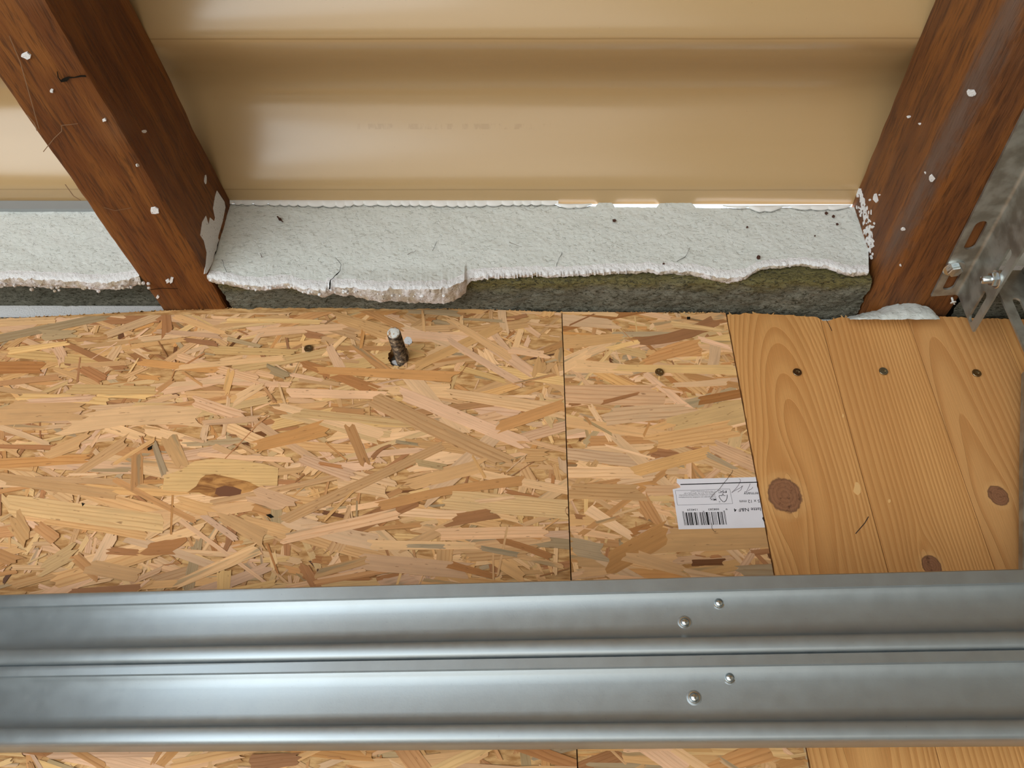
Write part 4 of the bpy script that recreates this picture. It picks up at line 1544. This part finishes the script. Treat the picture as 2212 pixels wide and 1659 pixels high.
def s_at(px, py, z=ZA):                                     # distance along the bracket of a pixel on the flat flange
    p = PZ(px, py, z) - E1
    return p.dot(bd), p.dot(bs)


s1, c1 = s_at(2108, 507)
s2, c2 = s_at(2056, 598)
LB = 0.62
ends = [s_at(2088, 540)[0], s_at(2128, 478)[0]]
slen = abs(ends[0] - ends[1]) * 1.0
pitch = abs(s1 - s2)
slots = [(WF * 0.47, s2 + k * pitch, slen, WF * 0.40) for k in range(0, 2)]
vs, fs = slot_plate(0, WF, 0, LB, slots, tb)
O = E1
b = MB().add([O + bs * v.x + bd * v.y + Vector((0, 0, v.z)) for v in vs], fs)
fl = b.build('flat_flange', M['galv_bracket'], br)
bm = bmesh.new(); bm.from_mesh(fl.data); bmesh.ops.recalc_face_normals(bm, faces=bm.faces); bm.to_mesh(fl.data); bm.free()
# upright flange
O2 = E1 + bs * WF


def v_at(px, py):                                           # (along, down) of a pixel on the upright flange
    d = ray(px, py)
    t = O2.dot(bs) / d.dot(bs)
    p = d * t - O2
    return p.dot(bd), -p.z


va, vb = v_at(2103, 684), v_at(2127, 640)
vc, vd = v_at(2150, 592), v_at(2177, 550)
sl = []
p0, p1 = v_at(2099, 690), v_at(2130, 634)
sl.append(((p0[1] + p1[1]) / 2, (p0[0] + p1[0]) / 2, abs(p1[0] - p0[0]) + 0.004, 0.0075))
p2, p3 = v_at(2150, 600), v_at(2182, 546)
sl.append(((p0[1] + p1[1]) / 2, (p2[0] + p3[0]) / 2, abs(p1[0] - p0[0]) + 0.004, 0.0075))
pv = sl[1][1] - sl[0][1]
k = 2
while k < 2:
    sl.append((sl[0][0], sl[0][1] + k * pv, sl[0][2], 0.0075)); k += 1
vs, fs = slot_plate(0, HV, 0, LB, sl, tb)
b = MB().add([O2 + Vector((0, 0, -v.x)) + bd * v.y + bs * v.z for v in vs], fs)
fl = b.build('upright_flange', M['galv_bracket'], br)
bm = bmesh.new(); bm.from_mesh(fl.data); bmesh.ops.recalc_face_normals(bm, faces=bm.faces); bm.to_mesh(fl.data); bm.free()
# rounded fold between the flanges
rf = 0.0026
rows = []
for q in (0, LB):
    c0 = O2 + bd * q + bs * (-tb / 2 - rf) + Vector((0, 0, -tb / 2 - rf))
    rows.append([c0 + bs * (rf * math.sin(t)) + Vector((0, 0, rf * math.cos(t))) for t in [math.pi / 2 * k / 6 for k in range(7)]])
MB().grid(rows).build('fold', M['galv_bracket'], br, smooth=True)


def hex_bolt(root, c, axis, R_, h, washer, name='bolt'):
    axis = Vector(axis).normalized()
    b = MB()
    b.lathe(c, axis, [(washer, 0.0), (washer, 0.0012), (washer * 0.92, 0.0017), (R_ * 0.9, 0.0018)], 32, 0, True)
    b.lathe(c, axis, [(R_, 0.0017), (R_, h - 0.0008), (R_ * 0.9, h), (0.0001, h + 0.0003)], 6)
    o = b.build(name, M['zinc_bolt'], root)
    bm = bmesh.new(); bm.from_mesh(o.data); bmesh.ops.recalc_face_normals(bm, faces=bm.faces); bm.to_mesh(o.data); bm.free()
    return shade_auto(o, 30)


hb = empty('hex_screw', PZ(2057, 580, ZA), label='shiny hex head screw driven up through the bracket into the rafter', cat='screw')
hex_bolt(hb, PZ(2060, 578, ZA - tb / 2), DOWN, 0.0062, 0.0062, 0.0092, 'hex_head')
d = ray(2157, 602)
cb = d * (O2.dot(bs) / d.dot(bs)) - bs * (tb / 2)
hb = empty('hex_bolt', cb, label='hex bolt and nut clamping the upright strap to the slotted bracket', cat='bolt')
hex_bolt(hb, cb, -bs, 0.0062, 0.0056, 0.0080, 'hex_nut')
MB().lathe(cb, -bs, [(0.0033, 0.004), (0.0033, 0.0118), (0.0028, 0.0124), (0.0001, 0.0125)], 18).build('bolt_end', M['zinc_bolt'], hb, smooth=True)
# nail in the rafter beside the bracket
p = PZ(2056, 643, HR)
nl = empty('nail', p, label='small bent nail in the rafter next to the bracket end', cat='nail')
MB().lathe(p, (0.2, 0.4, -1), [(0.0010, -0.002), (0.0010, 0.004), (0.0026, 0.0042), (0.0026, 0.0052), (0.0001, 0.0056)], 12).build('head', M['rod_end'], nl)
q = PZ(2062, 658, HR - 0.003)
MB().ribbon([p + Vector((0, 0, -0.003)), q], 0.0012, DOWN, 0.0).build('shank', M['rod_end'], nl)

# upright strap hanging from the bolt, behind the bracket
ss = empty('slotted_strap', cb, label='slotted steel strap hanging down from the bolt behind the bracket', cat='strap')
XS = O2.x + 0.006
S0 = PX(2160, 640, XS + 0.004)
S1 = PX(2207, 757, XS + 0.004)
yst = (S0.y + S1.y) / 2
e1, e2 = PY(2160, 640, yst), PY(2190, 618, yst)
wst = 0.030
slst = []
for pa, pb in (((2170, 645), (2192, 712)), ((2188, 728), (2230, 800))):
    a, c = PY(*pa, yst), PY(*pb, yst)
    slst.append((wst * 0.40, S0.z - (a.z + c.z) / 2 + 0.03, abs(a.z - c.z), 0.0072))
for k in range(2, 9):
    slst.append((wst * 0.40, slst[1][1] + (k - 1) * (slst[1][1] - slst[0][1]), slst[0][2], 0.0072))
slst = slst[:2]
vs, fs = slot_plate(0, wst, 0, 0.17, slst, 0.002)
b = MB().add([Vector((e1.x + v.x, yst + v.z, S0.z + 0.03 - v.y)) for v in vs], fs)
fl = b.build('face_flange', M['galv_bracket'], ss)
bm = bmesh.new(); bm.from_mesh(fl.data); bmesh.ops.recalc_face_normals(bm, faces=bm.faces); bm.to_mesh(fl.data); bm.free()
MB().box(e1.x + wst - 0.002, e1.x + wst, yst - 0.030, yst, S0.z - 0.14, S0.z + 0.03).build('side_flange', M['galv_bracket'], ss)

# slanting grey strut at the edge of the spruce panel
b = MB().prism([PY(px, py, 0.566) for px, py in ((2214, 800), (2210, 1000), (2209, 1262), (2290, 1262), (2290, 800))][::-1], (0, 1, 0), 0.006)
tag(b.build('steel_strut', M['galv_bracket']), 'flat grey steel strut standing in front of the spruce panel edge', 'strut')
